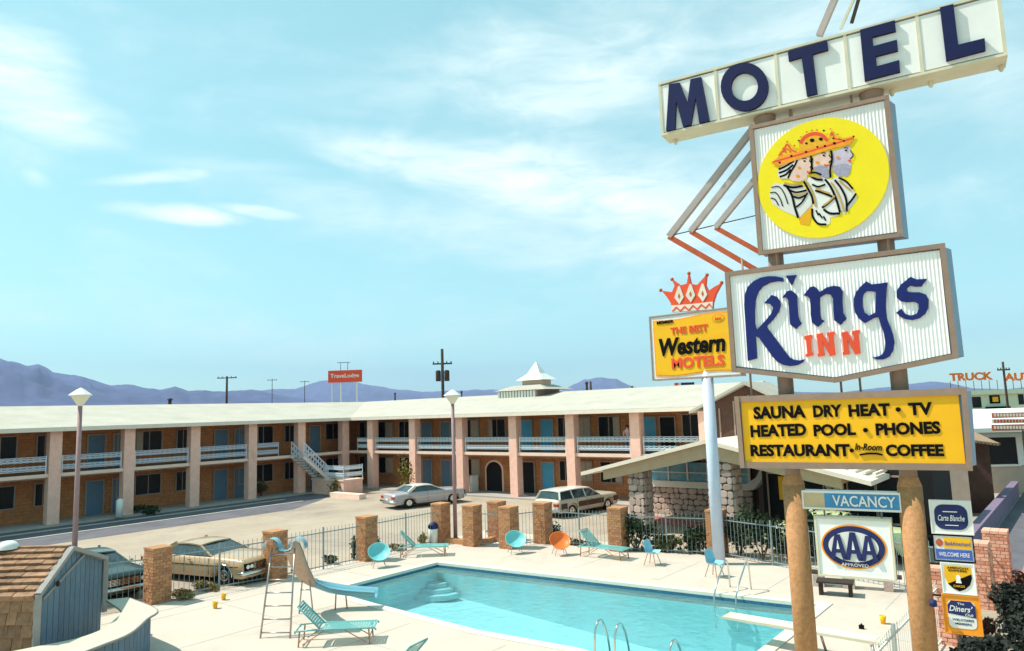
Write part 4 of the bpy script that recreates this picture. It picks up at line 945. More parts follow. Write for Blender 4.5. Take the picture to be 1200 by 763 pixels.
def make_lounger(loc, rz, label):
    t_ = thing('sun_lounger', label, 'lounger', loc, rz, 'turquoise sun loungers on the pool deck')
    fr = MB()
    for s_ in (-1, 1): fr.tube([(-.95, s_*.32, .33), (-.98, s_*.32, .38), (-.55, s_*.32, .40), (1.0, s_*.32, .38), (1.05, s_*.32, .33)], .022, 6)
    fr.tube([(1.0, -.32, .38), (1.0, .32, .38)], .02, 6); fr.tube([(-.95, -.32, .38), (-.95, .32, .38)], .02, 6); fr.build('frame', m_teal, t_)
    for x in (-.85, .86):
        for s_ in (-1, 1):
            lg = MB(); lg.tube([(x, s_*.31, .37), (x+.03*(1 if x > 0 else -1), s_*.31, 0)], .02, 6); lg.tube([(x*.92, s_*.31, .05), (x*.3, s_*.31, .36)], .014, 5); lg.build('leg', m_legs, t_)
    lg = MB(); lg.tube([(-.85, -.31, .12), (-.85, .31, .12)], .014, 5); lg.tube([(.86, -.31, .12), (.86, .31, .12)], .014, 5); lg.build('stretcher', m_legs, t_)
    st_ = MB()
    for i in range(20):
        x = -.32+i*.068; st_.add([(x, -.31, .40), (x+.055, -.31, .40), (x+.055, 0, .385), (x, 0, .385), (x, .31, .40), (x+.055, .31, .40)], [(0, 1, 2, 3), (3, 2, 5, 4)])
    st_.build('seat', m_strap, t_)
    bk = MB(); a0 = Vector((-.34, 0, .40)); d = Vector((-.70, 0, .72)).normalized(); o_ = []
    for i in range(11):
        p = a0+d*(i*.068+.02); q = a0+d*(i*.068+.075); bk.add([(p.x, -.29, p.z), (q.x, -.29, q.z), (q.x-.02, 0, q.z-.01), (p.x-.02, 0, p.z-.01), (p.x, .29, p.z), (q.x, .29, q.z)], [(0, 1, 2, 3), (3, 2, 5, 4)])
    for s_ in (-1, 1): bk.tube([a0+Vector((0, s_*.30, 0)), a0+d*.8+Vector((0, s_*.30, 0))], .02, 6)
    bk.tube([a0+d*.8+Vector((0, -.30, 0)), a0+d*.8+Vector((0, .30, 0))], .02, 6); bk.build('backrest', m_strap, t_)
    return t_
def lounge_at(px, py, rz, label): g = gp(px, py, .03); return make_lounger(g, rz, label)
CAMX = math.atan2(.627, .779)
lounge_at(394, 752, CAMX+math.radians(4), 'turquoise strapped lounger in the foreground beside the slide')
lounge_at(496, 651, CAMX+math.radians(2), 'turquoise lounger by the white bin and the steps end of the pool')
lounge_at(708, 653, CAMX-math.radians(38), 'turquoise lounger turned to the pool by the station wagon')
# a reclined lounger back peeping in at the bottom edge
g = gp(452, 803, .03); make_lounger(g, CAMX+math.radians(150), 'lounger back just showing at the bottom edge of the deck')
def make_saucer(px, py, m, label, face):
    g = gp(px, py, .03); t_ = thing('saucer_chair', label, 'chair', g, face, 'round saucer chairs on the pool deck')
    mb = MB(); prof = [(.001, .0), (.15, .012), (.28, .055), (.36, .12), (.41, .19), (.425, .19), (.37, .10), (.28, .03), (.15, -.012), (.001, -.025)]
    tilt = Matrix.Rotation(math.radians(42), 4, 'Y'); tmp = MB(); tmp.lathe(prof, (0, 0, 0), 24)
    mb.add([tuple(tilt @ Vector(v)+Vector((.0, 0, .44))) for v in tmp.v], tmp.f, True); mb.build('seat_shell', m, t_)
    for x, y in ((.26, .25), (.26, -.25), (-.28, .25), (-.28, -.25)):
        l_ = MB(); l_.tube([(x*.45, y*.5, .42 if x < 0 else .38), (x, y, 0)], .012, 5); l_.build('leg', m_legs if m is m_orange else m_tube, t_)
    rg = MB(); rg.tube([(.2*math.cos(a), .2*math.sin(a), .22) for a in [2*PI*j/12 for j in range(12)]], .008, 4, closed=True); rg.build('leg_ring', m_tube, t_)
FACE = math.atan2(-.779, .627)   # towards the camera
make_saucer(444, 664, m_tealp, 'turquoise saucer chair nearest the slide, by a brick pillar', FACE+.3)
make_saucer(604, 648, m_tealp, 'turquoise saucer chair at the gate pillars, far side of the pool', FACE+.25)
make_saucer(656, 650, m_orange, 'orange saucer chair on the far side of the pool', FACE+.2)
def make_shell(px, py, label, face):
    g = gp(px, py, .03); t_ = thing('shell_chair', label, 'chair', g, face, 'pale blue shell chairs on the pool deck')
    mb = MB(); rows_ = []
    for i in range(11):
        f_ = i/10; a = f_*1.0
        x = .24-.46*min(1, f_/.5) if f_ <= .5 else -.22-.10*(f_-.5)/.5; z = .42-.02*math.sin(PI*min(1, f_/.5)) if f_ <= .5 else .42+.42*((f_-.5)/.5)
        hw = .23+.03*math.sin(PI*f_); hw = hw*(1 if f_ < .85 else 1-.35*((f_-.85)/.15)**1.5)
        rows_.append([(x+(.10*abs(u)**2 if f_ > .45 else 0), u*hw, z+(.10*abs(u)**2.2 if f_ < .6 else .05*abs(u)**2)) for u in (-1, -.75, -.4, 0, .4, .75, 1)])
    vs = [v for r__ in rows_ for v in r__]; mb.add(vs+[(x, y, z-.012) for x, y, z in vs], [(i*7+j, i*7+j+1, (i+1)*7+j+1, (i+1)*7+j) for i in range(10) for j in range(6)]+[(77+i*7+j, 77+i*7+j+1, 77+(i+1)*7+j+1, 77+(i+1)*7+j) for i in range(10) for j in range(6)], True); mb.build('seat_shell', m_blueshell, t_)
    for x, y in ((.22, .22), (.22, -.22), (-.24, .22), (-.24, -.22)):
        l_ = MB(); l_.tube([(x*.5, y*.55, .42), (x, y, 0)], .014, 5); l_.build('leg', m_legs, t_)
make_shell(765, 662, 'pale blue shell chair in front of the office shrubs', FACE+.9)
make_shell(838, 676, 'pale blue shell chair at the foot of the pale sign post', FACE+.7)
# ladders and grab rails
def grab(pts_list, label, name='pool_ladder', treads=()):
    b = Vector(pts_list[0][0]); t_ = thing(name, label, 'pool ladder', (b.x, b.y, .03), 0, 'metal pool ladders')
    for p in pts_list:
        mb = MB(); mb.tube(spline(p, 5), .026, 8); mb.build('rail', m_chrome, t_, True)
    for a, b in treads: mb = MB(); mb.bar(a, b, .09, .03); mb.build('tread', m_white, t_, True)
def arch(x, y0, y1, h): return [(x, y0, .03), (x, y0+.05, h*.7), (x, y0+.22, h), (x, (y0+y1)/2+.12, h*.85), (x, y1, .1), (x, y1+.02, -.9)]
nx = gp(702, 757, .03).x; ny_ = 14.32
grab([arch(-9.45, 14.35, 15.0, .82), arch(-8.92, 14.35, 15.0, .82)], 'near pool ladder with two arched chrome rails', treads=[((-9.45, 15.0, z), (-8.92, 15.0, z)) for z in (-.35, -.62)])
grab([arch(-7.55, 14.3, 14.95, .70)], 'chrome grab rail at the bottom edge right of the near ladder')
def arch2(x, y0, y1, h): return [(x, y0, .03), (x, y0-.08, h*.8), (x, y0-.25, h), (x, y0-.45, h*.85), (x, y1, .05), (x, y1-.03, -.9)]
grab([arch2(-9.45, 22.2, 21.0, .88), arch2(-8.8, 22.25, 21.05, .88)], 'far pool ladder standing beside the pale blue shell chair', treads=[((-9.45, 21.0, z), (-8.8, 21.05, z)) for z in (-.3, -.58)])
# diving board
db = thing('diving_board', 'long cream diving board over the deep end', 'diving board', (-4.2, 17.4, 0))
a = gp(851, 721, .56); b = gp(1037, 752, .56); d = (b-a).normalized(); sd = Vector((d.y, -d.x, 0)).normalized(); 
mb = MB(); mb.obox((a+b)/2+sd*0, (d, sd, Vector((0, 0, 1))), ((b-a).length/2, .24, .028)); mb.build('board', m_counter, db, True)
mb = MB(); mb.obox((a+b)/2+Vector((0, 0, .031)), (d, sd, Vector((0, 0, 1))), ((b-a).length/2-.15, .2, .003)); mb.build('grip_strip', m_coping, db, True)
for f_, w_ in ((.60, .5), (.94, .55)):
    c = a+(b-a)*f_; mb = MB()
    for s_ in (-1, 1): mb.tube([c+sd*.2*s_+Vector((0, 0, -.03)), Vector((c.x, c.y, .03))+sd*.27*s_+d*.1], .03, 6)
    mb.tube([c+sd*.24-Vector((0, 0, .05)), c-sd*.24-Vector((0, 0, .05))], .035, 6); mb.build('stand', m_tube, db, True)
# bin, cups, bench
g = gp(508, 637, .03); bn = thing('litter_bin', 'white cylindrical litter bin with dark blue top by a brick pillar', 'bin', g)
mb = MB(); mb.lathe([(.001, 0), (.2, 0), (.215, .62), (.2, .64)], (0, 0, 0), 16); mb.build('drum', m_white, bn)
mb = MB(); mb.lathe([(.2, .64), (.2, .82), (.12, .92), (.001, .94)], (0, 0, 0), 16); mb.build('lid', m_indigo, bn)
mb = MB(); mb.box((-.1, -.22, .68), (.1, -.195, .8)); mb.build('flap', m_black, bn)
def cup_(px, py, label, m=m_amber):
    g = gp(px, py, .03); mb = MB(); mb.lathe([(.001, .005), (.055, .005), (.085, .2), (.075, .2), (.05, .02), (.001, .02)], (0, 0, 0), 12); o = mb.build('drink_cup', m); o.location = g; tag(o, label, 'cup', 'orange cups left on the deck')
cup_(252, 713, 'orange cup nearer the camera left of the slide'); cup_(262, 703, 'orange cup farther back by the tan car'); cup_(1035, 731, 'orange cup beside the diving board')
mb = MB(); mb.box((-.06, -.04, 0), (.05, .04, .09)); mb.lathe([(.03, .09), (.015, .13), (.001, .13)], (0, 0, 0), 8); o = mb.build('black_bottle', m_black); o.location = gp(1010, 737, .03); tag(o, 'tiny black bottle standing behind the diving board', 'bottle')
bc = thing('stone_bench', 'dark slatted bench on stone blocks below the oval emblem sign', 'bench', (-6.2, 24.0, .03), math.radians(12))
for x in (-1.05, -.2): 
    mb = MB(); mb.box((x-.16, -.2, 0), (x+.16, .2, .38)); mb.build('leg', m_stonew, bc)
mb = MB(); mb.box((.75, -.2, 0), (1.0, .2, .38)); mb.build('leg', m_stonep, bc)
for y in (-.2, -.06, .08):
    mb = MB(); mb.box((-1.3, y, .38), (1.25, y+.11, .43)); mb.build('slat', m_pole, bc)
bc2 = thing('low_table', 'low dark table by the bench under the oval emblem sign', 'table', (-6.5, 22.9, .03), math.radians(12))
mb = MB(); mb.box((-.5, -.28, .36), (.5, .28, .41)); mb.build('table_top', m_pole, bc2)
for x in (-.4, .4):
    mb = MB(); mb.box((x-.05, -.2, 0), (x+.05, .2, .36)); mb.build('leg', m_pole, bc2)

# ------------------------------------------------------------------ lamp posts and poles
def lamp(loc, h, label):
    t_ = thing('lamp_post', label, 'lamp post', loc, 0, 'lamp posts with cream diamond heads')
    mb = MB(); mb.tube([(0, 0, 0), (0, 0, h)], .095, 10, r2=.075); mb.build('pole', m_lamppost, t_)
    mb = MB(); mb.lathe([(.17, 0), (.17, .12), (.1, .16)], (0, 0, 0), 12); mb.build('base', m_lamppost, t_)
    mb = MB(); mb.lathe([(.07, h), (.12, h+.06), (.34, h+.38)], (0, 0, 0), 8, False); mb.build('lamp_shade', m_lampglass, t_)
    mb = MB(); mb.lathe([(.40, h+.37), (.40, h+.40), (.12, h+.60), (.001, h+.66)], (0, 0, 0), 8, False); mb.build('cap', m_white, t_)
    mb = MB(); mb.tube([(0, 0, h), (0, 0, h+.1)], .1, 10); mb.build('collar', m_white, t_)
p1 = depth_at(94, 476, 25.5); b1_ = Vector((p1.x, p1.y, 0)); lamp(b1_, p1.z, 'tall mauve lamp post behind the snack hut at left')
lamp(Vector((-22.99, 23.99, 0)), 6.15, 'mauve lamp post between the brick pillars at the pool gate')
def upole(px, ytop, dist, arms, label, r=.16, xf=False):
    p = depth_at(px, ytop, dist); t_ = thing('utility_pole', label, 'utility pole', (p.x, p.y, 0), 0, 'utility poles beyond the motel roof')
    mb = MB(); mb.tube([(0, 0, 0), (0, 0, p.z)], r, 8, r2=r*.8); mb.build('pole', m_pole, t_)
    ax = Vector((.779, .627, 0))
    for (dz, half) in arms:
        mb = MB(); mb.bar(ax*-half+Vector((0, 0, p.z-dz)), ax*half+Vector((0, 0, p.z-dz)), .12, .14); c = mb.build('crossarm', m_pole, t_)
        for k_ in (-.9, -.45, .45, .9):
            mb = MB(); q = ax*(half*k_)+Vector((0, 0, p.z-dz+.07)); mb.lathe([(.05, 0), (.07, .08), (.03, .18)], tuple(q), 6); mb.build('insulator', m_stonem, c)
    if xf:
        for s_ in (-1, 1):
            mb = MB(); mb.lathe([(.001, 0), (.24, 0), (.26, .1), (.26, .95), (.2, 1.05), (.001, 1.08)], tuple(ax*(.42*s_)+Vector((0, 0, p.z-3.15))), 12); mb.build('transformer', m_pole, t_)
upole(518, 409, 70, [(1.45, .95)], 'utility pole with crossarm and two transformers above the centre roof', .17, True)
upole(266, 441, 110, [(.25, 1.5)], 'dark T shaped utility pole beyond the left wing roof', .2)
upole(319, 444, 230, [(.4, 1.6)], 'faint thin pole left of the red roadside sign', .12)
upole(357, 446, 240, [(.4, 1.6)], 'faint thin pole nearer the red roadside sign', .12)
upole(1175, 424, 80, [(.9, .7)], 'dark pole between the two words of the rooftop letters', .14)
upole(692, 447, 95, [], 'short dark pole right of the roof cupola', .16)

# ------------------------------------------------------------------ distant signs
ts = thing('roadside_sign', 'red roadside sign with white lettering on white legs beyond the roof', 'sign', tuple(depth_at(404, 440, 150)*Vector((1, 1, 0)) if False else (depth_at(404, 440, 150).x, depth_at(404, 440, 150).y, 0)))
q = depth_at(404, 440, 150); FT = Face((q.x, q.y), (.80, .6)); 
u0, z0 = FT.at(385, 449); u1, z1 = FT.at(424, 432)
zc0, zc1 = FT.at(405, 448)[1], FT.at(405, 434)[1]
mb = MB(); FT.box(mb, u0, zc0, u1, zc1, -.3, .3); mb.build('sign_box', m_redp, ts, True)
text_part(FT, 'TraveLodge', u0*.86, zc0+.7, u1*.86, zc1-.7, .31, m_white, ts, bold=.02, thick=.03)
for u in (u0*.8, u0*.25, u1*.7): mb = MB(); FT.box(mb, u-.12, 0, u+.12, zc0, -.1, .1); mb.build('leg', m_white, ts, True)
mb = MB(); FT.box(mb, -1.6, zc1+1.6, 1.2, zc1+1.7, -.05, .05); FT.box(mb, -.9, zc1, -.82, zc1+1.6, -.05, .05); FT.box(mb, .6, zc1, .68, zc1+1.6, -.05, .05); mb.build('top_bracket', m_pole, ts, True)
q = depth_at(802, 451, 110); FT = Face((q.x, q.y), (.85, .5)); ds = thing('roadside_sign', 'tiny red white and blue sign beyond the roof left of the yellow crown sign post', 'sign', (q.x, q.y, 0))
for a, b, m_ in ((-1.5, -.9, m_redp), (-.9, -.5, m_white), (-.5, 1.5, m_indigo)): mb = MB(); FT.box(mb, a, q.z-.4, b, q.z+.35, -.1, .1); mb.build('panel', m_, ds, True)
mb = MB(); FT.box(mb, -.1, 0, .1, q.z-.4, -.08, .08); mb.build('leg', m_pole, ds, True)

# truck stop with rooftop letters
q = depth_at(1160, 470, 90); tk = thing('truck_stop', 'pale green low building with orange rooftop letters at right', 'building', (q.x, q.y, 0))
FK = Face((q.x, q.y), (.81, -.59)); FK = Face((q.x, q.y), (.779+.1, .627-.15))
ua, za = FK.at(1128, 458); zb_ = FK.at(1160, 481)[1]; zt_ = FK.at(1160, 457)[1]
mb = MB(); FK.box(mb, ua, 0, ua+26, zt_-.55, -9, 0); mb.build('wall', m_pgreen, tk, True)
mb = MB(); FK.box(mb, ua-.4, zt_-.55, ua+26.4, zt_, -9.4, .5); mb.build('parapet', m_pgreen, tk, True)
def kbox(x0, y0, x1, y1, o, m, name, th=.06):
    a_ = FK.at(x0, y1); b_ = FK.at(x1, y0); mb = MB(); FK.box(mb, a_[0], a_[1], b_[0], b_[1], o-th, o); return mb.build(name, m, tk, True)
kbox(1160, 463, 1171, 473, .08, m_black, 'wall_sign'); kbox(1163, 465, 1169, 471, .12, m_amber, 'wall_sign')
kbox(1155, 476, 1180, 481, .9, m_black, 'awning', .9); kbox(1194, 462, 1199, 474, .05, m_glass, 'window'); kbox(1140, 465, 1149, 478, .06, m_glass, 'window')
for word, x0, x1 in (('TRUCK', 1113, 1164), ('AUTO', 1177, 1222)):
    a_ = FK.at(x0, 447, .1); b_ = FK.at(x1, 447, .1); zt2 = FK.at((x0+x1)/2, 436.5, .1)[1]; zb2 = FK.at((x0+x1)/2, 446, .1)[1]
    vs, fs = text_geo(word, .03); text_part(FK, word, a_[0], zb2, b_[0], zt2, .1, m_redp2, tk, bold=.045, thick=.1)
mb = MB()
a_ = FK.at(1113, 447, 0)[0]
for k_ in range(12): FK.box(mb, a_+k_*.9, zt_, a_+k_*.9+.05, FK.at(1140, 447)[1]+.1, 0, .06)
mb.build('letter_rack', m_pole, tk, True)
# white shop with striped signs
q = gp(1178, 578); sh = thing('white_shop', 'white flat roofed shop with dark window behind the striped sign', 'building', (q.x, q.y, 0)); FS = Face((q.x, q.y), (.84, .5))
def sbox(x0, y0, x1, y1, o, m, name, th=.1, par=None, F=None):
    F = F or FS; a_ = F.at(x0, y1, o); b_ = F.at(x1, y0, o); mb = MB(); F.box(mb, a_[0], a_[1], b_[0], b_[1], o-th, o); return mb.build(name, m, par or sh, True)
a_ = FS.at(1160, 578); b_ = FS.at(1160, 505); mb = MB(); FS.box(mb, a_[0], 0, a_[0]+12, b_[1], -7, 0); mb.build('wall', m_beige, sh, True)
sbox(1161, 512, 1194, 544, .04, m_glass, 'window'); sbox(1159, 544, 1197, 547, .12, m_white, 'window_sill', .1); sbox(1194, 508, 1197, 545, .1, m_white, 'window_frame', .08)
a_ = FS.at(1131, 506, 1.5); b_ = FS.at(1131, 478, 1.5); mb = MB(); FS.box(mb, a_[0]+.1, b_[1]-1.75, a_[0]+14, b_[1]-1.47, -5.8, 1.3); mb.build('roof_slab', m_roof, sh, True)
c_ = FS.at(1131, 480, -6); q_ = [FS.p(a_[0], b_[1]-1.2, 1.5), FS.p(a_[0]+14, b_[1]-1.2, 1.5), FS.p(c_[0]+14, c_[1], -6), FS.p(c_[0], c_[1], -6)]; mb = MB(); mb.add(q_+[v-Vector((0, 0, .25)) for v in q_], [(0, 1, 2, 3), (7, 6, 5, 4), (0, 4, 5, 1), (1, 5, 6, 2), (2, 6, 7, 3), (3, 7, 4, 0)]); mb.build('sloping_roof', m_white, sh, True)
q = gp(1182, 560); FQ = Face(depth_at(1182, 500, 38)[:2], (.9, .3)); sg = thing('striped_sign', 'orange and white three line roadside sign at the right edge', 'sign', (FQ.P0.x, FQ.P0.y, 0))
for (y0, y1, m_, t2, mt_) in ((483, 490, m_redbar, 'VACANCY', m_white), (490.4, 496.5, m_white, 'KITCHENETTES', m_redbar), (497, 505, m_redbar, 'TV POOL', m_white)):
    sbox(1163, y0, 1206, y1, .1, m_, 'sign_strip', .12, sg, FQ)
mb = MB(); a_ = FQ.at(1172, 505); FQ.box(mb, a_[0]+1.0, 0, a_[0]+1.07, a_[1], -.1, 0); mb.build('leg', m_stonem, sg, True)
for y_ in (486.5, 493.5, 501):
    for k_ in range(11):
        x_ = 1165+k_*3.7; a_ = FQ.at(x_, y_+1.8, .12); b_ = FQ.at(x_+2.2, y_-1.8, .12); mb = MB(); FQ.box(mb, a_[0], a_[1], b_[0], b_[1], .1, .115); mb.build('letter', m_fascia if y_ != 493.5 else m_redbar, sg, True)
# slatted carport and beige block wall
bw = thing('block_store', 'beige block storeroom with brown slatted lean-to roof behind the yellow sign', 'building', (-6.2, 40.5, 0))
mb = MB(); a_ = gp(1094, 600); FBk = Face((-7.3, 40.2), (.95, .31)); ub = FBk.at(1136, 570)[0]; ua_ = FBk.at(1080, 570)[0]; zt_ = FBk.at(1115, 528)[1]
FBk.box(mb, ua_, 0, ub, zt_, -5, 0); mb.build('wall', m_beige, bw, True)
for k_ in range(9):
    x_ = 1134+k_*4.2; a_ = FBk.at(x_, 506+k_*.5, .8); mb = MB(); mb.bar(FBk.p(a_[0], a_[1], -4.5), FBk.p(a_[0], a_[1]-.42, .9), .1, .12); mb.build('roof_slat', m_shade, bw, True)
mb = MB(); q0 = FBk.at(1134, 520, 0); q1 = FBk.at(1166, 520, 0); FBk.box(mb, q0[0]+.05, 0, q1[0], q0[1]-.1, -4.5, -1.2); mb.build('dark_bay', m_brownw, bw, True)
mb = MB(); FBk.box(mb, q0[0], q0[1]-.06, q1[0]+.1, q0[1]+.06, -4.5, .6); mb.build('lean_to_roof', m_brownw, bw, True)
lw = thing('boundary_wall', 'low lavender grey wall running back along the drive at right', 'wall', (-3.9, 42, 0)); mb = MB(); mb.box((-4.1, 28.5, 0), (-3.85, 50, .78)); mb.build('wall', m_lav, lw, True)
mb = MB(); mb.box((-4.16, 28.5, .78), (-3.8, 50, .86)); mb.build('coping', m_lav, lw, True)
struct('side_drive', sheet([(-3.8, 27.2), (1.5, 27.2), (3, 60), (-3.8, 60)], .024), m_lane)

# ------------------------------------------------------------------ the great sign
P0 = depth_at(926, 600, 14.0); FN = Face((P0.x, P0.y), (.990, .140))
gs = thing('motel_sign', 'giant roadside pylon sign with tilted lettered cabinets on two tan posts', 'sign', (P0.x, P0.y, 0))
def PS(mb, name, m, label=None, kind=None, par=None): return mb.build(name, m, par or gs, True, label, kind)
for s_ in (.10, 2.10):
    c = FN.p(s_, 0, 0); mb = MB(); mb.tube([c, c+Vector((0, 0, 4.12))], .205, 24); mb.lathe([(.205, 4.12), (.15, 4.3)], (c.x, c.y, 0), 24); PS(mb, 'post', m_tanpost); mb = MB(); mb.tube([c+Vector((0, 0, 4.28)), c+Vector((0, 0, 11.7))], .149, 20); PS(mb, 'upper_post', m_signframe)
    mb = MB(); mb.lathe([(.15, 11.2), (.2, 11.45), (.22, 11.62)], (c.x, c.y, 0), 16); PS(mb, 'post_flange', m_signframe)
# MOTEL panels
e = [-2.01, -.78, .45, 1.75, 2.98, 4.25]; ZB, ZT = 11.68, 12.80
for a, b in zip(e, e[1:]): mb = MB(); FN.box(mb, a+.03, ZB+.03, b-.03, ZT-.03, -.22, .285); PS(mb, 'sign_panel', m_panel)
for i, a in enumerate(e): mb = MB(); FN.box(mb, a-.03, ZB, a+.03, ZT, -.25, .30); PS(mb, 'mullion', m_motelframe)
for z0, z1 in ((ZB-.05, ZB+.0), (ZT, ZT+.05)): mb = MB(); FN.box(mb, e[0]-.03, z0, e[-1]+.03, z1, -.27, .31); PS(mb, 'frame_rail', m_motelframe)
for s_ in (-1.85, .6, 2.45, 3.1, 4.2):
    mb = MB(); c = FN.p(s_, 0, -.1); mb.lathe([(.04, ZB-.05), (.05, ZB-.12), (.02, ZB-.17), (.001, ZB-.17)], (c.x, c.y, 0), 8); PS(mb, 'bolt', m_motelframe)
def crop(sx, ox, oy): return lambda x, y: (ox+x/sx, oy+y/sx)
c1 = crop(2.542, 750, 0); c5 = crop(4.444, 930, 0)
def letter(pts, cr, o, th, m, name='letter', par=None, hole=None):
    uv = [FN.at(*cr(x, y), o) for x, y in pts]; mb = MB()
    if hole is None: FN.poly(mb, uv, o-th, o)
    else:
        hv = [FN.at(*cr(x, y), o) for x, y in hole]; n1, n2 = len(uv), len(hv); tri = tessellate_polygon([[Vector((*p_, 0)) for p_ in uv], [Vector((*p_, 0)) for p_ in hv]]); al = uv+hv
        mb.add([FN.p(*p_, o) for p_ in al]+[FN.p(*p_, o-th) for p_ in al], [tuple(t_) for t_ in tri]+[(i, (i+1) % n1, n1+n2+(i+1) % n1, n1+n2+i) for i in range(n1)]+[(n1+i, n1+(i+1) % n2, 2*n1+n2+(i+1) % n2, 2*n1+n2+i) for i in range(n2)])
    return PS(mb, name, m, None, None, par)
letter([(77, 389), (86, 250), (117, 246), (141, 308), (150, 236), (181, 229), (206, 360), (176, 366), (165, 290), (151, 371), (128, 377), (107, 300), (104, 385)], c1, .36, .10, m_navy)
ell = lambda cx, cy, rx, ry, rot=0, k=28: [(cx+rx*math.cos(a)*math.cos(rot)-ry*math.sin(a)*math.sin(rot), cy+rx*math.cos(a)*math.sin(rot)+ry*math.sin(a)*math.cos(rot)) for a in [2*PI*j/k for j in range(k)]]
letter(ell(311, 258, 71, 72), c1, .36, .10, m_navy, hole=ell(311, 258, 40, 42))
letter([(440, 153), (557, 121), (560, 148), (514, 161), (528, 278), (497, 286), (481, 170), (443, 181)], c1, .36, .10, m_navy)
letter([(345, 155), (527, 105), (532, 160), (410, 192), (415, 240), (538, 206), (543, 262), (428, 292), (433, 345), (550, 312), (554, 372), (370, 420)], c5, .36, .10, m_navy)
letter([(762, 38), (832, 20), (858, 232), (995, 198), (1000, 260), (795, 315)], c5, .36, .10, m_navy)
# cabinets: ribbed acrylic face, frame, side panels that splay back
def ribbed(outline_u0, outline_u1, zlo, zhi, o, pitch, m, name='sign_face', par=None):
    n_ = int((outline_u1-outline_u0)/pitch)*2; mb = MB(); vs = []; fs = []
    for i in range(n_+1):
        u = outline_u0+(outline_u1-outline_u0)*i/n_; oo = o-(.010 if i % 2 else 0); vs += [FN.p(u, zlo(u), oo), FN.p(u, zhi(u), oo)]
    mb.add(vs, [(2*i, 2*i+2, 2*i+3, 2*i+1) for i in range(n_)]); return PS(mb, name, m, None, None, par)
def cabinet(pts, o0, o1, splay, fr, m_f, m_s):
    mb = MB(); umax = max(p_[0] for p_ in pts); umin = min(p_[0] for p_ in pts); k = len(pts)
    back_ = [FN.p(u+(splay if u > (umax+umin)/2+.5 else 0), z, o0) for u, z in pts]; front = [FN.p(u, z, o1) for u, z in pts]
    mb.add(back_+front, [tuple(range(k))]+[(i, (i+1) % k, k+(i+1) % k, k+i) for i in range(k)]+[tuple(range(k, 2*k))]); PS(mb, 'cabinet', m_s)
    for i in range(k):
        a, b = Vector(pts[i]), Vector(pts[(i+1) % k]); d = (b-a).normalized()*(fr/2); mb = MB(); mb.bar(FN.p(a.x, a.y, o1+.02), FN.p(b.x, b.y, o1+.02), .09, fr, up=(0, 0, 1)) if abs(d.x) > abs(d.y) else mb.bar(FN.p(a.x, a.y-d.y, o1+.023), FN.p(b.x, b.y+d.y, o1+.023), .09, fr, up=tuple(FN.n)) ; PS(mb, 'frame', m_f)
# king cabinet
cabinet([(-.13, 8.72), (2.36, 8.70), (2.36, 11.36), (-.13, 11.36)], -.18, .26, .12, .075, m_signframe, m_signside)
ribbed(-.08, 2.31, lambda u: 8.77, lambda u: 11.31, .285, .06, m_rib)
mb = MB(); FN.poly(mb, [(1.10+1.19*math.cos(2*PI*j/48), 10.04+1.19*math.sin(2*PI*j/48)) for j in range(48)], .27, .31); emb = PS(mb, 'emblem_disc', m_yel)
ck = crop(5.65, 895, 140)
def shp(pts, lay, m, name='emblem_shape'): return letter(pts, ck, (.3115+.0014*lay), .0016, m, name, emb)
def stroke(pts, lay, m, w_=12):
    P_ = [Vector((x, y, 0)) for x, y in pts]; P_ = spline(P_, 4) if len(P_) > 2 else P_; L_, R_ = [], []
    for i, p_ in enumerate(P_):
        d = (P_[min(i+1, len(P_)-1)]-P_[max(i-1, 0)]).normalized(); nn = Vector((-d.y, d.x, 0))*(w_/2); L_.append((p_.x+nn.x, p_.y+nn.y)); R_.append((p_.x-nn.x, p_.y-nn.y))
    return shp(L_+R_[::-1], lay, m, 'emblem_line')
shp([(430, 400), (500, 378), (560, 430), (600, 480), (618, 530), (570, 590), (530, 632), (500, 560), (460, 470)], 1, m_white, 'robe')
shp([(270, 400), (310, 380), (400, 385), (440, 400), (470, 450), (500, 540), (522, 600), (490, 640), (440, 650), (440, 682), (400, 700), (350, 690), (320, 640), (325, 560), (290, 480)], 2, m_white, 'robe')
shp([(50, 445), (75, 418), (120, 430), (150, 425), (260, 435), (300, 490), (322, 520), (318, 572), (235, 652), (190, 632), (120, 600), (60, 560), (38, 510)], 3, m_white, 'robe')
shp([(235, 652), (320, 560), (322, 620), (300, 702), (240, 692)], 3, m_amber, 'robe')
shp([(318, 600), (350, 560), (400, 640), (438, 690), (400, 702), (345, 690)], 4, m_white, 'sleeve')
shp([(455, 215), (572, 168), (574, 205), (592, 238), (572, 262), (580, 290), (570, 350), (540, 382), (500, 362), (460, 345), (448, 280)], 3, m_flesh2, 'face')
m_beard = mat('printed_grey_beard', (.36, .34, .44), .6, 60, .5)
shp([(452, 310), (500, 298), (545, 292), (578, 308), (572, 352), (552, 378), (520, 372), (500, 384), (462, 352)], 4, m_beard, 'beard')
shp([(335, 240), (430, 205), (430, 235), (450, 264), (430, 285), (436, 320), (430, 352), (400, 372), (350, 350), (322, 320), (322, 270)], 5, m_flesh, 'face')
shp([(330, 318), (380, 300), (425, 318), (440, 350), (428, 390), (395, 384), (350, 362)], 6, m_beard, 'beard')
shp([(225, 265), (300, 246), (302, 272), (322, 300), (305, 316), (309, 340), (290, 366), (284, 392), (240, 412), (190, 408), (158, 388), (190, 330), (212, 285)], 7, m_flesh, 'face')
shp([(92, 350), (105, 318), (150, 290), (225, 262), (215, 300), (190, 335), (160, 390), (110, 392), (95, 375)], 7, m_white, 'hair')
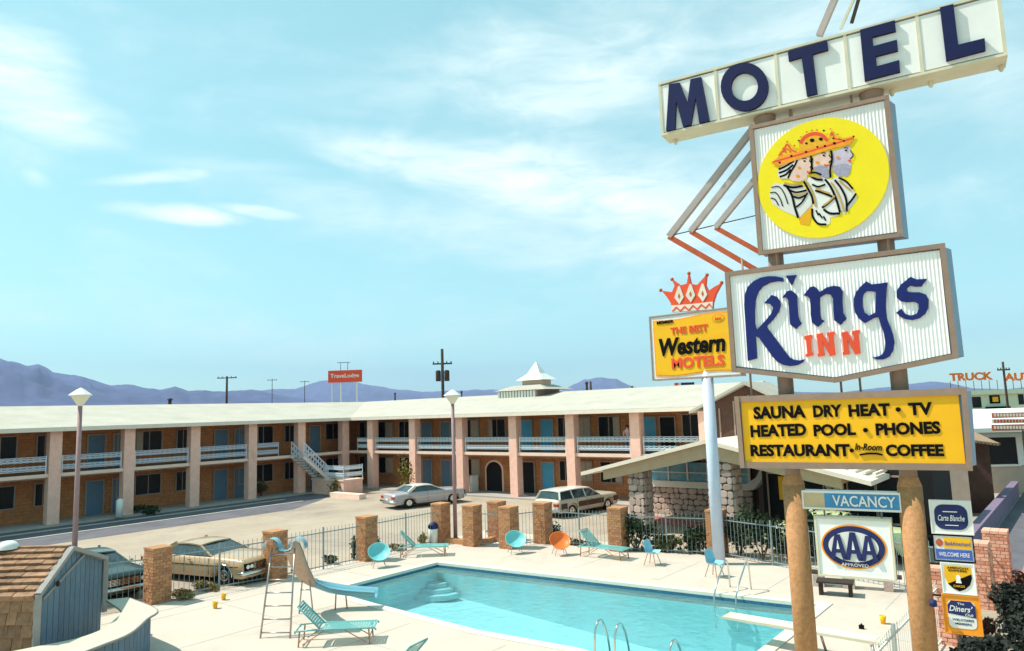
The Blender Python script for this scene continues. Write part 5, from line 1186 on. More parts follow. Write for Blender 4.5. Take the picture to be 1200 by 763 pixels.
for w_, pts in ((13, [(98, 330), (140, 312), (200, 275)]), (13, [(100, 355), (150, 335), (195, 300)]), (13, [(105, 380), (145, 365), (180, 330)]), (12, [(222, 268), (205, 305), (180, 345), (160, 388)]),
                (11, [(312, 238), (316, 290), (318, 345)]), (14, [(445, 205), (452, 262), (440, 330), (442, 385)]), (11, [(322, 255), (318, 300), (325, 330)]), (14, [(130, 435), (190, 450), (258, 440)]), (12, [(165, 465), (215, 482), (285, 468)]),
                (15, [(150, 440), (185, 500), (205, 580), (228, 652)]), (12, [(195, 510), (235, 520), (280, 500)]), (11, [(215, 580), (255, 545), (290, 485)]), (14, [(265, 410), (290, 455), (318, 510), (328, 560)]), (12, [(300, 355), (340, 352), (380, 365)]),
                (14, [(305, 372), (345, 395), (390, 400)]), (12, [(320, 430), (360, 445), (408, 430)]), (13, [(340, 470), (400, 490), (455, 512)]), (14, [(385, 585), (420, 560), (465, 520)]), (15, [(405, 395), (445, 450), (480, 530), (505, 615)]),
                (14, [(470, 400), (515, 460), (545, 530), (550, 610)]), (15, [(395, 595), (440, 622), (505, 622)]), (14, [(548, 575), (585, 530), (612, 490)]), (13, [(495, 385), (545, 410), (590, 460)]), (14, [(320, 590), (325, 645), (360, 690), (415, 695)]),
                (10, [(345, 600), (362, 635)]), (10, [(365, 620), (388, 655)]), (10, [(395, 640), (410, 670)]), (7, [(50, 450), (100, 445), (135, 490), (160, 560)]), (7, [(42, 485), (80, 485), (110, 530), (125, 575)]), (7, [(45, 520), (75, 530), (98, 570)]),
                (7, [(301, 272), (322, 300), (305, 316)]), (7, [(431, 235), (450, 264), (430, 285)]), (6, [(574, 205), (592, 238), (572, 262)])):
    stroke(pts, 9, m_black, w_)
for pts in ([(278, 405), (310, 455), (335, 520), (345, 580)], [(445, 415), (480, 470), (510, 540), (530, 612)], [(308, 372), (345, 378), (385, 385)], [(345, 455), (400, 478), (440, 490)], [(500, 405), (540, 440), (578, 470)], [(135, 420), (190, 430), (255, 425)], [(195, 497), (240, 500), (275, 485)], [(395, 570), (430, 545), (470, 505)]): stroke(pts, 10, m_gold, 11)
for pts in ([(285, 345), (297, 350), (308, 345)], [(400, 300), (415, 305), (430, 300)], [(558, 270), (568, 275), (578, 270)]): stroke(pts, 10, m_redp, 11)
for x, y in ((270, 275), (398, 238), (545, 205)): shp(ell(x, y, 9, 6, 0, 8), 10, m_black, 'eye'); stroke([(x-16, y-14), (x, y-18), (x+14, y-13)], 10, m_black, 5)
for x, y in ((235, 320), (225, 375), (355, 285), (490, 250)): shp(ell(x, y, 12, 9, 0, 8), 10, m_crown, 'cheek')
# three overlapping crowns
shp([(92, 255), (105, 215), (128, 185), (155, 140), (178, 175), (205, 178), (218, 200), (240, 200), (250, 215), (120, 262)], 10, m_yel2, 'crown')
shp([(236, 212), (232, 160), (262, 115), (330, 84), (392, 98), (428, 140), (432, 165)], 11, m_yel2, 'crown')
shp([(425, 160), (432, 110), (450, 62), (470, 100), (492, 108), (525, 125), (598, 108), (560, 135)], 10, m_yel2, 'crown')
shp([(48, 290), (95, 250), (250, 208), (430, 152), (602, 108), (588, 140), (570, 166), (440, 196), (320, 236), (220, 266), (100, 312)], 12, m_crown, 'crown_band')
stroke([(242, 160), (272, 118), (330, 94), (388, 106), (422, 142)], 12, m_redp, 24); stroke([(60, 282), (250, 228), (430, 172), (596, 122)], 13, m_redp, 10); stroke([(98, 240), (130, 205), (155, 165), (182, 200), (215, 215)], 12, m_redp, 10)
stroke([(432, 150), (450, 85), (470, 125), (520, 135)], 12, m_redp, 9); stroke([(130, 215), (155, 195), (180, 215)], 12, m_redp, 7)
for x, y, rx in ((105, 285, 8), (183, 242, 9), (280, 215, 9), (355, 182, 8), (405, 176, 9), (468, 158, 11), (530, 142, 8), (320, 138, 16), (378, 130, 14), (282, 158, 9), (232, 140, 7), (245, 115, 5), (285, 82, 6), (318, 72, 6), (352, 70, 6), (398, 74, 8), (440, 62, 5), (490, 98, 6), (460, 125, 7), (500, 128, 6), (155, 145, 5), (128, 190, 5), (202, 172, 6), (145, 215, 6), (175, 212, 6), (120, 235, 5), (595, 112, 7)): shp(ell(x, y, rx, rx*.8, 0, 8), 14, m_black if rx > 6 else m_redbar, 'jewel')
# Kings Inn cabinet
KZ = lambda u: 6.43-(u+.82)*(.33/1.86) if u < 1.04 else 6.10+(u-1.04)*(.33/1.97)
cabinet([(-.82, 6.40), (1.04, 6.09), (3.02, 6.42), (3.0, 8.40), (-.82, 8.37)], -.18, .26, .14, .09, m_signframe, m_signside)
ribbed(-.77, 2.95, lambda u: KZ(u)+.05, lambda u: 8.33, .285, .062, m_rib)
cn = crop(4.286, 850, 280); KO = .325
kl = lambda pts, hole=None, m=m_kblue: letter(pts, cn, KO, .045, m, hole=hole)
kl([(290, 196), (255, 188), (215, 187), (175, 195), (140, 213), (112, 240), (97, 280), (94, 330), (100, 420), (106, 520), (112, 612), (158, 600), (156, 540), (150, 487), (170, 498), (200, 540), (235, 590), (262, 618), (290, 633), (325, 639), (362, 634), (388, 620), (398, 604), (375, 610), (345, 607), (322, 594), (295, 560), (255, 505), (205, 440), (240, 405), (268, 365), (278, 335), (275, 312), (258, 290), (232, 281), (195, 322), (225, 326), (240, 345), (232, 372), (203, 408), (157, 458), (149, 425), (148, 365), (150, 312), (165, 265), (190, 237), (225, 219), (262, 212), (291, 214)])
kl([(303, 185), (357, 181), (333, 235)])
kl([(285, 295), (310, 262), (330, 258), (350, 272), (360, 285), (362, 330), (366, 385), (372, 410), (384, 424), (355, 452), (325, 430), (322, 400), (318, 340), (315, 305), (303, 293)])
kl([(393, 283), (425, 242), (445, 238), (462, 250), (472, 268), (510, 243), (545, 235), (575, 240), (588, 262), (588, 310), (592, 370), (608, 400), (578, 432), (547, 408), (542, 350), (540, 300), (530, 280), (505, 275), (476, 292), (474, 330), (476, 380), (480, 400), (496, 412), (465, 442), (435, 420), (428, 380), (428, 330), (425, 302), (412, 288)])
kl([(645, 335), (645, 300), (655, 268), (680, 238), (708, 213), (735, 228), (765, 225), (815, 218), (810, 250), (808, 300), (806, 350), (812, 400), (828, 440), (843, 480), (850, 520), (843, 560), (825, 590), (795, 605), (760, 606), (738, 595), (762, 592), (785, 582), (800, 560), (803, 520), (795, 470), (780, 430), (768, 392), (748, 396), (700, 423), (668, 397), (650, 367)],
   [(690, 300), (690, 340), (700, 370), (722, 386), (752, 370), (755, 320), (756, 265), (735, 262), (710, 262), (695, 275)])
kl([(860, 292), (860, 262), (880, 230), (930, 190), (960, 203), (1013, 200), (985, 238), (955, 240), (930, 233), (912, 248), (910, 262), (930, 268), (975, 268), (1008, 280), (1022, 305), (1020, 345), (1005, 375), (975, 398), (940, 407), (905, 403), (875, 388), (858, 370), (884, 350), (905, 378), (935, 385), (960, 375), (972, 350), (970, 325), (950, 315), (910, 318), (880, 312)])
m_inn = m_redp
kl([(397, 488), (425, 482), (435, 482), (436, 496), (428, 500), (433, 570), (440, 572), (441, 584), (405, 592), (403, 580), (411, 576), (404, 506), (398, 506)], m=m_inn)
N1 = [(457, 478), (486, 472), (522, 538), (518, 489), (511, 486), (511, 471), (547, 464), (549, 480), (542, 484), (553, 582), (526, 588), (487, 515), (493, 570), (499, 572), (499, 586), (464, 591), (463, 578), (469, 574), (461, 496), (457, 494)]
kl(N1, m=m_inn); kl([(x+126, y-8) for x, y in N1], m=m_inn)
# amber amenities cabinet
cabinet([(-.77, 4.50), (3.05, 4.50), (3.09, 5.80), (-.79, 5.80)], -.18, .30, .12, .12, m_signframe, m_signside)
mb = MB(); FN.box(mb, -.72, 4.56, 3.0, 5.75, .28, .325); PS(mb, 'sign_face', m_amber)
cy = crop(4.286, 860, 450)
def ytext(body, x0, y0, x1, y1, slope=-.03, m=m_black, **kw):
    a_ = FN.at(*cy(x0, y1), .34); b_ = FN.at(*cy(x1, y1+slope*(x1-x0)), .34); zt2 = FN.at(*cy(x0, y0), .34)[1]
    return text_part(FN, body, a_[0], a_[1], b_[0], zt2, .325, m, gs, thick=.012, rise=b_[1]-a_[1], **kw)
ytext('SAUNA', 100, 115, 362, 178, bold=.045); ytext('DRY', 400, 108, 545, 168, bold=.045); ytext('HEAT', 578, 104, 787, 165, bold=.045); ytext('TV', 880, 95, 1000, 158, bold=.045)
ytext('HEATED', 85, 208, 365, 268, bold=.045); ytext('POOL', 402, 204, 613, 264, bold=.045); ytext('PHONES', 715, 198, 1040, 260, bold=.045)
ytext('RESTAURANT', 85, 305, 585, 364, bold=.045, slope=0.0); ytext('COFFEE', 765, 304, 1057, 364, bold=.045, slope=0.0)
ytext('In-Room', 608, 298, 745, 332, bold=.02, shear=.3, slope=0.03)
for (x, y, rx) in ((825, 128, 10), (661, 232, 10), (592, 334, 9)):
    q = FN.at(*cy(x, y), .34); mb = MB(); FN.poly(mb, [(q[0]+rx/4.286/56*math.cos(a), q[1]+rx/4.286/56*math.sin(a)) for a in [2*PI*j/12 for j in range(12)]], .325, .355); PS(mb, 'dot', m_black)
mb = MB(); pts = [(630, 352), (670, 345), (715, 345), (748, 352), (746, 360), (715, 354), (670, 354), (632, 360)]; uv = [FN.at(*cy(x, y), .34) for x, y in pts]; FN.poly(mb, uv, .325, .35); PS(mb, 'underline', m_black)
# connecting rods between cabinets
for u, z0, z1 in ((.62, 11.36, 11.66), (1.75, 11.36, 11.66), (-.55, 5.85, 8.7), (1.12, 5.8, 6.2), (1.45, 5.8, 6.2)):
    mb = MB(); c = FN.p(u, 0, .1); mb.tube([(c.x, c.y, z0), (c.x, c.y, z1)], .022, 6); PS(mb, 'tie_rod', m_signframe)
# chevron bars at the left of the upper cabinets, and their tops above
def dev(pts, m_a, m_b, w_=.13, o=-.05):
    mb = MB(); mb.bar(FN.p(*pts[0], o), FN.p(*pts[1], o), w_, w_, up=tuple(FN.n)); PS(mb, 'arrow_bar', m_a)
    mb = MB(); mb.bar(FN.p(*pts[1], o), FN.p(*pts[2], o), w_*.9, w_*.8, up=tuple(FN.n)); PS(mb, 'arrow_bar', m_b)
m_bar = mat('grey_mauve_bar_paint', (.44, .38, .35), .6, 5, .1)
dev([(-.12, 11.5), (-2.11, 9.43), (-.82, 8.46)], m_bar, m_redbar); dev([(-.2, 10.95), (-1.62, 9.47), (-.30, 8.44)], m_bar, m_redbar, .12); dev([(-.2, 10.36), (-1.08, 9.47), (-.2, 8.80)], m_bar, m_redbar, .11)
mb = MB(); mb.tube([FN.p(-2.11, 9.45, -.05), FN.p(-.15, 9.60, -.05)], .012, 5); PS(mb, 'tie_rod', m_pole)
a_ = FN.at(960, 42, -.2); b_ = FN.at(978, 0, -.2); d_ = (Vector(b_)-Vector(a_)); mb = MB(); mb.bar(FN.p(*a_, -.2), FN.p(*(Vector(a_)+d_*4), -.2), .12, .12, up=tuple(FN.n)); PS(mb, 'arrow_bar', m_bar)
a_ = FN.at(985, 34, -.2); b_ = FN.at(1000, 0, -.2); d_ = (Vector(b_)-Vector(a_)); mb = MB(); mb.bar(FN.p(*a_, -.2), FN.p(*(Vector(a_)+d_*4), -.2), .05, .05, up=tuple(FN.n)); PS(mb, 'arrow_bar', m_motelframe)
a_ = FN.at(998, 27, -.2); b_ = FN.at(1006, 0, -.2); d_ = (Vector(b_)-Vector(a_)); mb = MB(); mb.bar(FN.p(*a_, -.2), FN.p(*(Vector(a_)+d_*4), -.2), .06, .06, up=tuple(FN.n)); PS(mb, 'arrow_bar', m_pole)
# VACANCY
vs_ = thing('vacancy_sign', 'blue and tan box sign reading VACANCY between the tan posts', 'sign', tuple(FN.p(1.1, 0, 0)))
mb = MB(); FN.box(mb, .28, 3.68, 1.93, 4.0, -.12, .10); mb.build('sign_box', m_signside, vs_, True)
for a, b, c, d in ((.25, 3.97, 1.96, 4.01), (.25, 3.66, 1.96, 3.70), (.25, 3.70, .29, 3.97), (1.92, 3.70, 1.96, 3.97)): mb = MB(); FN.box(mb, a, b, c, d, -.13, .13); mb.build('frame', m_white, vs_, True)
mb = MB(); FN.box(mb, .29, 3.70, .66, 3.97, .10, .115); mb.build('blank_panel', m_tanpanel, vs_, True)
mb = MB(); FN.box(mb, .66, 3.70, 1.92, 3.97, .10, .118); mb.build('blue_panel', m_ltblue, vs_, True)
text_part(FN, 'VACANCY', .80, 3.735, 1.86, 3.935, .118, m_white, vs_, bold=.012)
for z in (3.9, 3.75): mb = MB(); mb.tube([FN.p(.1, z, -.05), FN.p(.3, z, -.05)], .02, 6); mb.tube([FN.p(1.9, z, -.05), FN.p(2.1, z, -.05)], .02, 6); mb.build('bracket', m_iron, vs_, True)
# oval AAA emblem
av = thing('oval_emblem_sign', 'white square sign with oval AAA emblem hung below the vacancy sign', 'sign', tuple(FN.p(1.1, 0, 0)))
mb = MB(); FN.box(mb, .46, 2.46, 1.74, 3.50, -.12, .10); mb.build('sign_box', m_panel, av, True)
for a, b, c, d in ((.44, 3.49, 1.76, 3.53), (.44, 2.43, 1.76, 2.47), (.44, 2.47, .48, 3.49), (1.72, 2.47, 1.76, 3.49)): mb = MB(); FN.box(mb, a, b, c, d, -.13, .12); mb.build('frame', m_motelframe, av, True)
ov = lambda rx, ry: [(1.09+rx*math.cos(2*PI*j/40), 3.0+ry*math.sin(2*PI*j/40)) for j in range(40)]
for i, (rx, ry, m_) in enumerate(((.555, .405, m_orangesign), (.525, .375, m_indigo), (.425, .275, m_white))):
    mb = MB(); FN.poly(mb, ov(rx, ry), .10, .108+i*.006); mb.build('oval', m_, av, True)
for k_ in range(3):
    c = .83+k_*.26; zt2, zb2 = 3.265, 2.76; zt3 = zt2 if k_ == 1 else zt2-.05
    mb = MB(); FN.poly(mb, [(c-.15, zb2), (c-.045, zt3), (c+.045, zt3), (c+.15, zb2), (c+.07, zb2), (c+.042, zb2+.12), (c-.042, zb2+.12), (c-.07, zb2)], .118, .145)
    mb.build('letter', m_indigo, av, True)
    mb = MB(); FN.poly(mb, [(c-.026, zb2+.19), (c+.026, zb2+.19), (c, zb2+.36)], .145, .149); mb.build('letter_counter', m_white, av, True)
text_part(FN, 'APPROVED', .86, 2.645, 1.32, 2.70, .116, m_white, av, bold=.01, thick=.006)
mb = MB(); mb.tube([FN.p(.1, 3.42, -.03), FN.p(.46, 3.42, -.03)], .02, 6); mb.tube([FN.p(1.74, 3.42, -.03), FN.p(2.1, 3.42, -.03)], .02, 6); mb.tube([FN.p(.62, 3.5, -.03), FN.p(.62, 3.68, -.03)], .018, 6); mb.tube([FN.p(1.6, 3.5, -.03), FN.p(1.6, 3.68, -.03)], .018, 6); mb.build('bracket', m_iron, av, True)
# plaques on the right post
def plaque(u0, z0, u1, z1, label, m_b, m_f, tilt=0):
    t_ = thing('plaque', label, 'sign', tuple(FN.p((u0+u1)/2, z0, .2)), 0, 'small card plaques stacked on the right post')
    mb = MB(); FN.box(mb, u0, z0, u1, z1, .05, .12); mb.build('board', m_b, t_, True)
    for a, b, c, d in ((u0-.02, z1, u1+.02, z1+.02), (u0-.02, z0-.02, u1+.02, z0), (u0-.02, z0, u0, z1), (u1, z0, u1+.02, z1)): mb = MB(); FN.box(mb, a, b, c, d, .04, .135); mb.build('frame', m_f, t_, True)
    mb = MB(); mb.bar(FN.p(2.1, z1-.04, .02), FN.p(u0+.2, z1-.04, .02), .03, .03); mb.build('bracket', m_pole, t_, True); return t_
def rr(u0, z0, u1, z1, r, k=4, bulge=0):
    o_ = []
    for (cx, cz, a0) in ((u1-r, z0+r, -PI/2), (u1-r, z1-r, 0), (u0+r, z1-r, PI/2), (u0+r, z0+r, PI)):
        for j in range(k+1): a = a0+PI/2*j/k; o_.append((cx+r*math.cos(a), cz+r*math.sin(a)))
    return o_
t1 = plaque(2.40, 3.34, 3.00, 3.88, 'top plaque, blue rounded shape with script lettering on white', m_white, m_white)
mb = MB(); FN.poly(mb, rr(2.45, 3.40, 2.95, 3.83, .14), .12, .128); mb.build('blue_field', m_indigo, t1, True)
text_part(FN, 'Carte Blanche', 2.50, 3.55, 2.90, 3.65, .128, m_panel, t1, bold=.008, shear=.3, thick=.006)
mb = MB(); FN.box(mb, 2.58, 3.70, 2.80, 3.715, .128, .134); FN.box(mb, 2.60, 3.47, 2.80, 3.48, .128, .134); mb.build('fine_line', m_panel, t1, True)
t1 = plaque(2.40, 2.87, 2.98, 3.29, 'second plaque, white orange and blue card sign with black frame', m_white, m_black)
mb = MB(); FN.box(mb, 2.55, 3.08, 2.96, 3.26, .12, .128); mb.build('orange_field', m_amber, t1, True)
mb = MB(); FN.box(mb, 2.42, 2.89, 2.96, 3.06, .12, .128); mb.build('blue_field', m_midblue, t1, True)
mb = MB(); FN.poly(mb, [(2.485+.055*math.cos(2*PI*j/16), 3.17+.065*math.sin(2*PI*j/16)) for j in range(16)], .12, .127); mb.build('round_seal', m_redbar, t1, True)
text_part(FN, 'BankAmericard', 2.57, 3.13, 2.94, 3.20, .128, m_midblue, t1, bold=.005, thick=.005); text_part(FN, 'WELCOME HERE', 2.46, 2.94, 2.92, 3.01, .128, m_white, t1, bold=.01, thick=.005)
t1 = plaque(2.48, 2.33, 2.95, 2.82, 'third plaque, orange and black shield on pale board', m_panel, m_panel)
shl = [(2.52, 2.78), (2.91, 2.78), (2.92, 2.60), (2.88, 2.48), (2.80, 2.40), (2.715, 2.36), (2.63, 2.40), (2.55, 2.48), (2.51, 2.60)]
mb = MB(); FN.poly(mb, shl, .12, .127); mb.build('shield', m_amber, t1, True)
mb = MB(); FN.poly(mb, [(2.91, 2.66), (2.92, 2.60), (2.88, 2.48), (2.80, 2.40), (2.715, 2.36), (2.63, 2.40), (2.55, 2.48), (2.60, 2.50)], .127, .131); mb.build('dark_half', m_black, t1, True)
mb = MB(); FN.poly(mb, [(2.715+.035*math.cos(2*PI*j/10), 2.59+.05*math.sin(2*PI*j/10)) for j in range(10)], .131, .136); FN.poly(mb, [(2.67, 2.50), (2.76, 2.50), (2.74, 2.57), (2.69, 2.57)], .131, .135); mb.build('bust_mark', m_panel, t1, True)
text_part(FN, 'AMERICAN', 2.56, 2.735, 2.87, 2.768, .127, m_black, t1, bold=.01, thick=.005); text_part(FN, 'EXPRESS', 2.58, 2.69, 2.85, 2.722, .127, m_black, t1, bold=.01, thick=.005); text_part(FN, 'CARDS', 2.63, 2.43, 2.80, 2.465, .131, m_amber, t1, bold=.01, thick=.005)
t1 = plaque(2.45, 1.66, 2.98, 2.28, 'bottom plaque, orange board with navy panel and script lettering', m_orangesign, m_orangesign)
mb = MB(); FN.poly(mb, rr(2.51, 1.74, 2.92, 2.20, .08), .12, .126); mb.build('white_field', m_white, t1, True)
mb = MB(); FN.poly(mb, [(2.51, 1.98), (2.92, 1.93), (2.92, 2.12), (2.86, 2.20), (2.57, 2.20), (2.51, 2.12)], .126, .131); mb.build('navy_field', m_indigo, t1, True)
text_part(FN, "Diners'", 2.53, 2.02, 2.88, 2.12, .131, m_white, t1, bold=.012, shear=.3, thick=.005); text_part(FN, 'The', 2.66, 2.135, 2.76, 2.17, .131, m_white, t1, bold=.01, thick=.005); text_part(FN, 'Club', 2.76, 1.955, 2.88, 2.0, .131, m_white, t1, bold=.01, shear=.3, thick=.005)
text_part(FN, 'WELCOMES', 2.56, 1.865, 2.88, 1.90, .126, m_indigo, t1, bold=.01, thick=.005); text_part(FN, 'MEMBERS', 2.60, 1.80, 2.84, 1.835, .126, m_indigo, t1, bold=.01, thick=.005)
# electrical box and knob on the right post
mb = MB(); c = FN.p(2.1, 2.15, .25); mb.lathe([(.001, -.05), (.06, -.05), (.06, .05), (.001, .05)], tuple(c+FN.r*.2), 10); PS(mb, 'meter_knob', m_indigo)

# ------------------------------------------------------------------ crown sign on the pale post
FV = Face((-11.05, 25.15), (1, 0.0)); BO = .2
wsg = thing('crown_sign', 'yellow member sign topped by a red crown on a pale blue post', 'sign', (-11.05, 25.15, 0))
def PW(mb, name, m, par=None): return mb.build(name, m, par or wsg, True)
mb = MB(); mb.tube([(-11.05, 25.15, 0), (-11.05, 25.15, 7.0)], .21, 16); PW(mb, 'post', m_palepost)
cb = crop(5.085, 750, 300); bv = lambda x, y, o=BO: FV.at(*cb(x, y), o)
tl_, tr2, bl_, br_ = bv(57, 368), bv(640, 300), bv(78, 738), bv(640, 700)
u0, u1 = (tl_[0]+bl_[0])/2, FV.at(868, 437, BO)[0]; z0, z1 = bl_[1], tl_[1]
mb = MB(); FV.box(mb, u0, z0, u1, z1, -BO, BO-.02); PW(mb, 'sign_box', m_white)
for a, b, c, d in ((u0-.03, z1-.02, u1+.03, z1+.04), (u0-.03, z0-.04, u1+.03, z0+.02), (u0-.03, z0+.02, u0+.02, z1-.02), (u1-.02, z0+.02, u1+.03, z1-.02)): mb = MB(); FV.box(mb, a, b, c, d, -BO-.02, BO+.01); PW(mb, 'frame', m_frame)
W_ = u1-u0; H_ = z1-z0
def wav(m_, t=0):  # wavy edged field
    o_ = []
    for k_ in range(13): f_ = k_/12; o_.append((u0+m_+t+(W_-2*(m_+t))*f_, z1-m_-t-.05*math.sin(f_*2*PI)))
    for k_ in range(13): f_ = 1-k_/12; o_.append((u0+m_+t+(W_-2*(m_+t))*f_, z0+m_+t-.05*math.sin(f_*2*PI)))
    return o_
mb = MB(); FV.poly(mb, wav(.13), BO-.02, BO); PW(mb, 'border', m_orangesign)
mb = MB(); FV.poly(mb, wav(.13, .05), BO, BO+.008); PW(mb, 'yellow_field', m_amber)
wt_ = lambda body, a, b, c, d, m, **kw: text_part(FV, body, u0+W_*a, z0+H_*b, u0+W_*c, z0+H_*d, BO+.008, m, wsg, thick=.03, **kw)
wt_('MEMBER', .09, .875, .29, .925, m_black, bold=.01); wt_('THE BEST', .25, .69, .68, .80, m_redp, bold=.022)
wt_('Western', .10, .36, .86, .64, m_black, bold=.034, shear=.15); wt_('MOTELS', .24, .15, .84, .32, m_redp, bold=.032)
mb = MB(); cc = (u0+W_*.80, z0+H_*.865); FV.poly(mb, [(cc[0]+.24*math.cos(2*PI*j/20), cc[1]+.15*math.sin(2*PI*j/20)) for j in range(20)], BO+.008, BO+.02); PW(mb, 'badge', m_orangesign)
mb = MB(); FV.poly(mb, [(cc[0]+.19*math.cos(2*PI*j/20), cc[1]+.11*math.sin(2*PI*j/20)) for j in range(20)], BO+.02, BO+.026); PW(mb, 'badge_field', m_amber)
text_part(FV, 'AAA', cc[0]-.13, cc[1]-.05, cc[0]+.13, cc[1]+.05, BO+.026, m_redp, wsg, bold=.03)
# crown
cr_ = lambda pts, o, th, m, name: PW(FV.poly(MB(), [FV.at(*cb(x, y), o) for x, y in pts], o-th, o), name, m)
crn = [(190, 335), (185, 285), (160, 245), (128, 207), (190, 215), (206, 178), (190, 140), (240, 175), (278, 165), (288, 108), (300, 165), (340, 172), (393, 115), (388, 175), (405, 210), (440, 185), (485, 160), (450, 225), (432, 280), (430, 318)]
cr_(crn, .08, .16, m_redp, 'crown')
cr_([(190, 335), (186, 295), (300, 287), (433, 272), (431, 318)], .10, .02, m_fascia, 'crown_band')
for c in ((232, 240), (300, 228), (372, 225)): cr_([(c[0]-28, c[1]+8), (c[0]-5, c[1]-60), (c[0]+5, c[1]-60), (c[0]+28, c[1]+5), (c[0]+2, c[1]+48)], .105, .025, m_fascia, 'crown_lozenge'); cr_([(c[0]-7, c[1]), (c[0], c[1]-18), (c[0]+7, c[1]), (c[0], c[1]+16)], .115, .01, m_redbar, 'crown_jewel')
zz_ = [(192, 325), (215, 300), (240, 322), (265, 296), (290, 318), (315, 290), (340, 312), (365, 285), (390, 305), (412, 280), (428, 300)]
cr_(zz_+[(x, y+11) for x, y in zz_[::-1]], .112, .01, m_redp, 'crown_zigzag')
for x, y in ((118, 203), (185, 138), (286, 102), (394, 112), (481, 158)): q = FV.at(*cb(x, y), .08); c = FV.p(q[0], q[1], 0); mb = MB(); mb.lathe([(.001, -.075), (.05, -.055), (.075, 0), (.05, .055), (.001, .075)], tuple(c), 10); PW(mb, 'crown_ball', m_redbar)

# ------------------------------------------------------------------ plants
def shrub(px, py, r, n_, size, m, label, stem=True, gz=0, group='shrubs round the pool and motel', seed=None, pos=None, clumps=9, tall=None):
    g = pos if pos is not None else gp(px, py); g = Vector((g.x, g.y, gz)); t_ = thing('shrub', label, 'shrub', g, 0, group); sd_ = seed or int(px*7+py)
    mb = MB(); grow(mb, (0, 0, r[2]*.95), r, n_, size, sd_, .02, clumps); mb.build('foliage', m, t_)
    if stem:
        R = random.Random(sd_); mb = MB()
        for k_ in range(5): a = R.random()*6.3; mb.tube([(0, 0, 0), (r[0]*.3*math.cos(a), r[1]*.3*math.sin(a), r[2]*.7), (r[0]*.55*math.cos(a), r[1]*.55*math.sin(a), r[2]*1.3)], .03, 5, r2=.008)
        mb.build('stem', m_bark, t_)
    return t_
shrub(415, 657, (.16, .16, .55), 260, .1, m_leafo, 'small dark cypress beside the brick pillar behind the saucer chair')
for (px, py, lb, r, m_) in ((210, 700, 'low dry shrubs along the fence in front of the tan car', (.9, .35, .16), m_leafd), (240, 690, 'dry tufts near the nose of the tan car', (.9, .35, .16), m_leafd), (275, 684, 'green tufts under the nose of the tan car', (.8, .4, .2), m_leafo), (300, 680, 'olive plant left of the slide ladder', (.6, .4, .3), m_leafo),
                          (352, 672, 'small plant at the fence foot right of the slide', (.5, .3, .15), m_leafo), (388, 661, 'low plant midway along the fence behind the pool', (.55, .3, .2), m_leafo), (444, 650, 'green shrub right of the brick pillar by the saucer chair', (.45, .35, .4), m_leaf), (462, 645, 'dry tufts behind the left lounger', (.7, .3, .15), m_leafd),
                          (495, 640, 'small yellow shrub left of the white bin', (.35, .3, .3), m_leafy), (652, 633, 'round dark shrub behind the orange saucer chair', (.42, .35, .42), m_leaf), (680, 640, 'low shrubs between the orange chair and the lounger', (.9, .3, .18), m_leafo), (176, 706, 'shrub at the foot of the pillar beside the hut', (.3, .3, .5), m_leafo),
                          (585, 628, 'tufts inside the entrance planter', (.8, .3, .16), m_leafd), (155, 690, 'yellow green plant in front of the dark green sedan', (.6, .35, .25), m_leafo)):
    shrub(px, py, r, int(260*r[0]/.5), .12, m_, lb)
for (px, py, lb, r, m_, sz) in ((748, 648, 'dark shrub at the foot of the left stone pier', (1.0, .6, .75), m_leaf, .17), (785, 650, 'olive shrub in the office bed below the stone wall', (.9, .5, .45), m_leafo, .15), (822, 652, 'dark shrub left of the pale sign post', (.7, .5, .65), m_leaf, .17),
                              (872, 655, 'dark shrub right of the brick pillar by the far ladder', (.9, .6, .9), m_leaf, .18), (900, 660, 'dark bushy hedge plant behind the left tan post', (1.1, .6, .95), m_leaf, .18), (965, 662, 'dark shrub left behind the oval emblem sign', (1.0, .6, .8), m_leaf, .18), (1020, 668, 'dark shrub right behind the oval emblem sign', (1.0, .6, .75), m_leaf, .18)):
    g = gp(px, py); g += Vector((-.3, .35, 0)); r = (r[0]*1.1, r[1], r[2]*(1.25 if px > 860 else 1)); shrub(px, py, r, 900, sz, m_, lb, pos=g, clumps=14)
for (px, py, lb, r, m_) in ((150, 604, 'dark hedge at the second pillar of the left wing', (1.2, .5, .4), m_leaf), (172, 603, 'low dark shrub along the left wing walk', (1.3, .5, .35), m_leaf), (305, 583, 'reddish shrub at the foot of the left wing pillar', (1.0, .6, .7), m_leafo),
                          (395, 580, 'yellow green bush in front of the brick stair landing', (1.0, .6, .8), m_leafy), (412, 577, 'second yellow bush by the stair landing', (.9, .6, .7), m_leafy), (478, 580, 'tall yellow green bush behind the white sedan', (.9, .7, 1.6), m_leafy), (655, 575, 'small yellow plant by the bright blue door', (.5, .4, .7), m_leafy)):
    shrub(px, py, r, int(300*r[0]), .2, m_, lb, gz=.02)
# planter curb at the stair corner
g = gp(410, 584); pc = thing('planter_box', 'white edged planter box at the stair corner', 'planter', (g.x, g.y, 0)); mb = MB(); mb.box((-1.9, -.3, 0), (1.4, .3, .35)); mb.build('box', m_slabedge, pc)
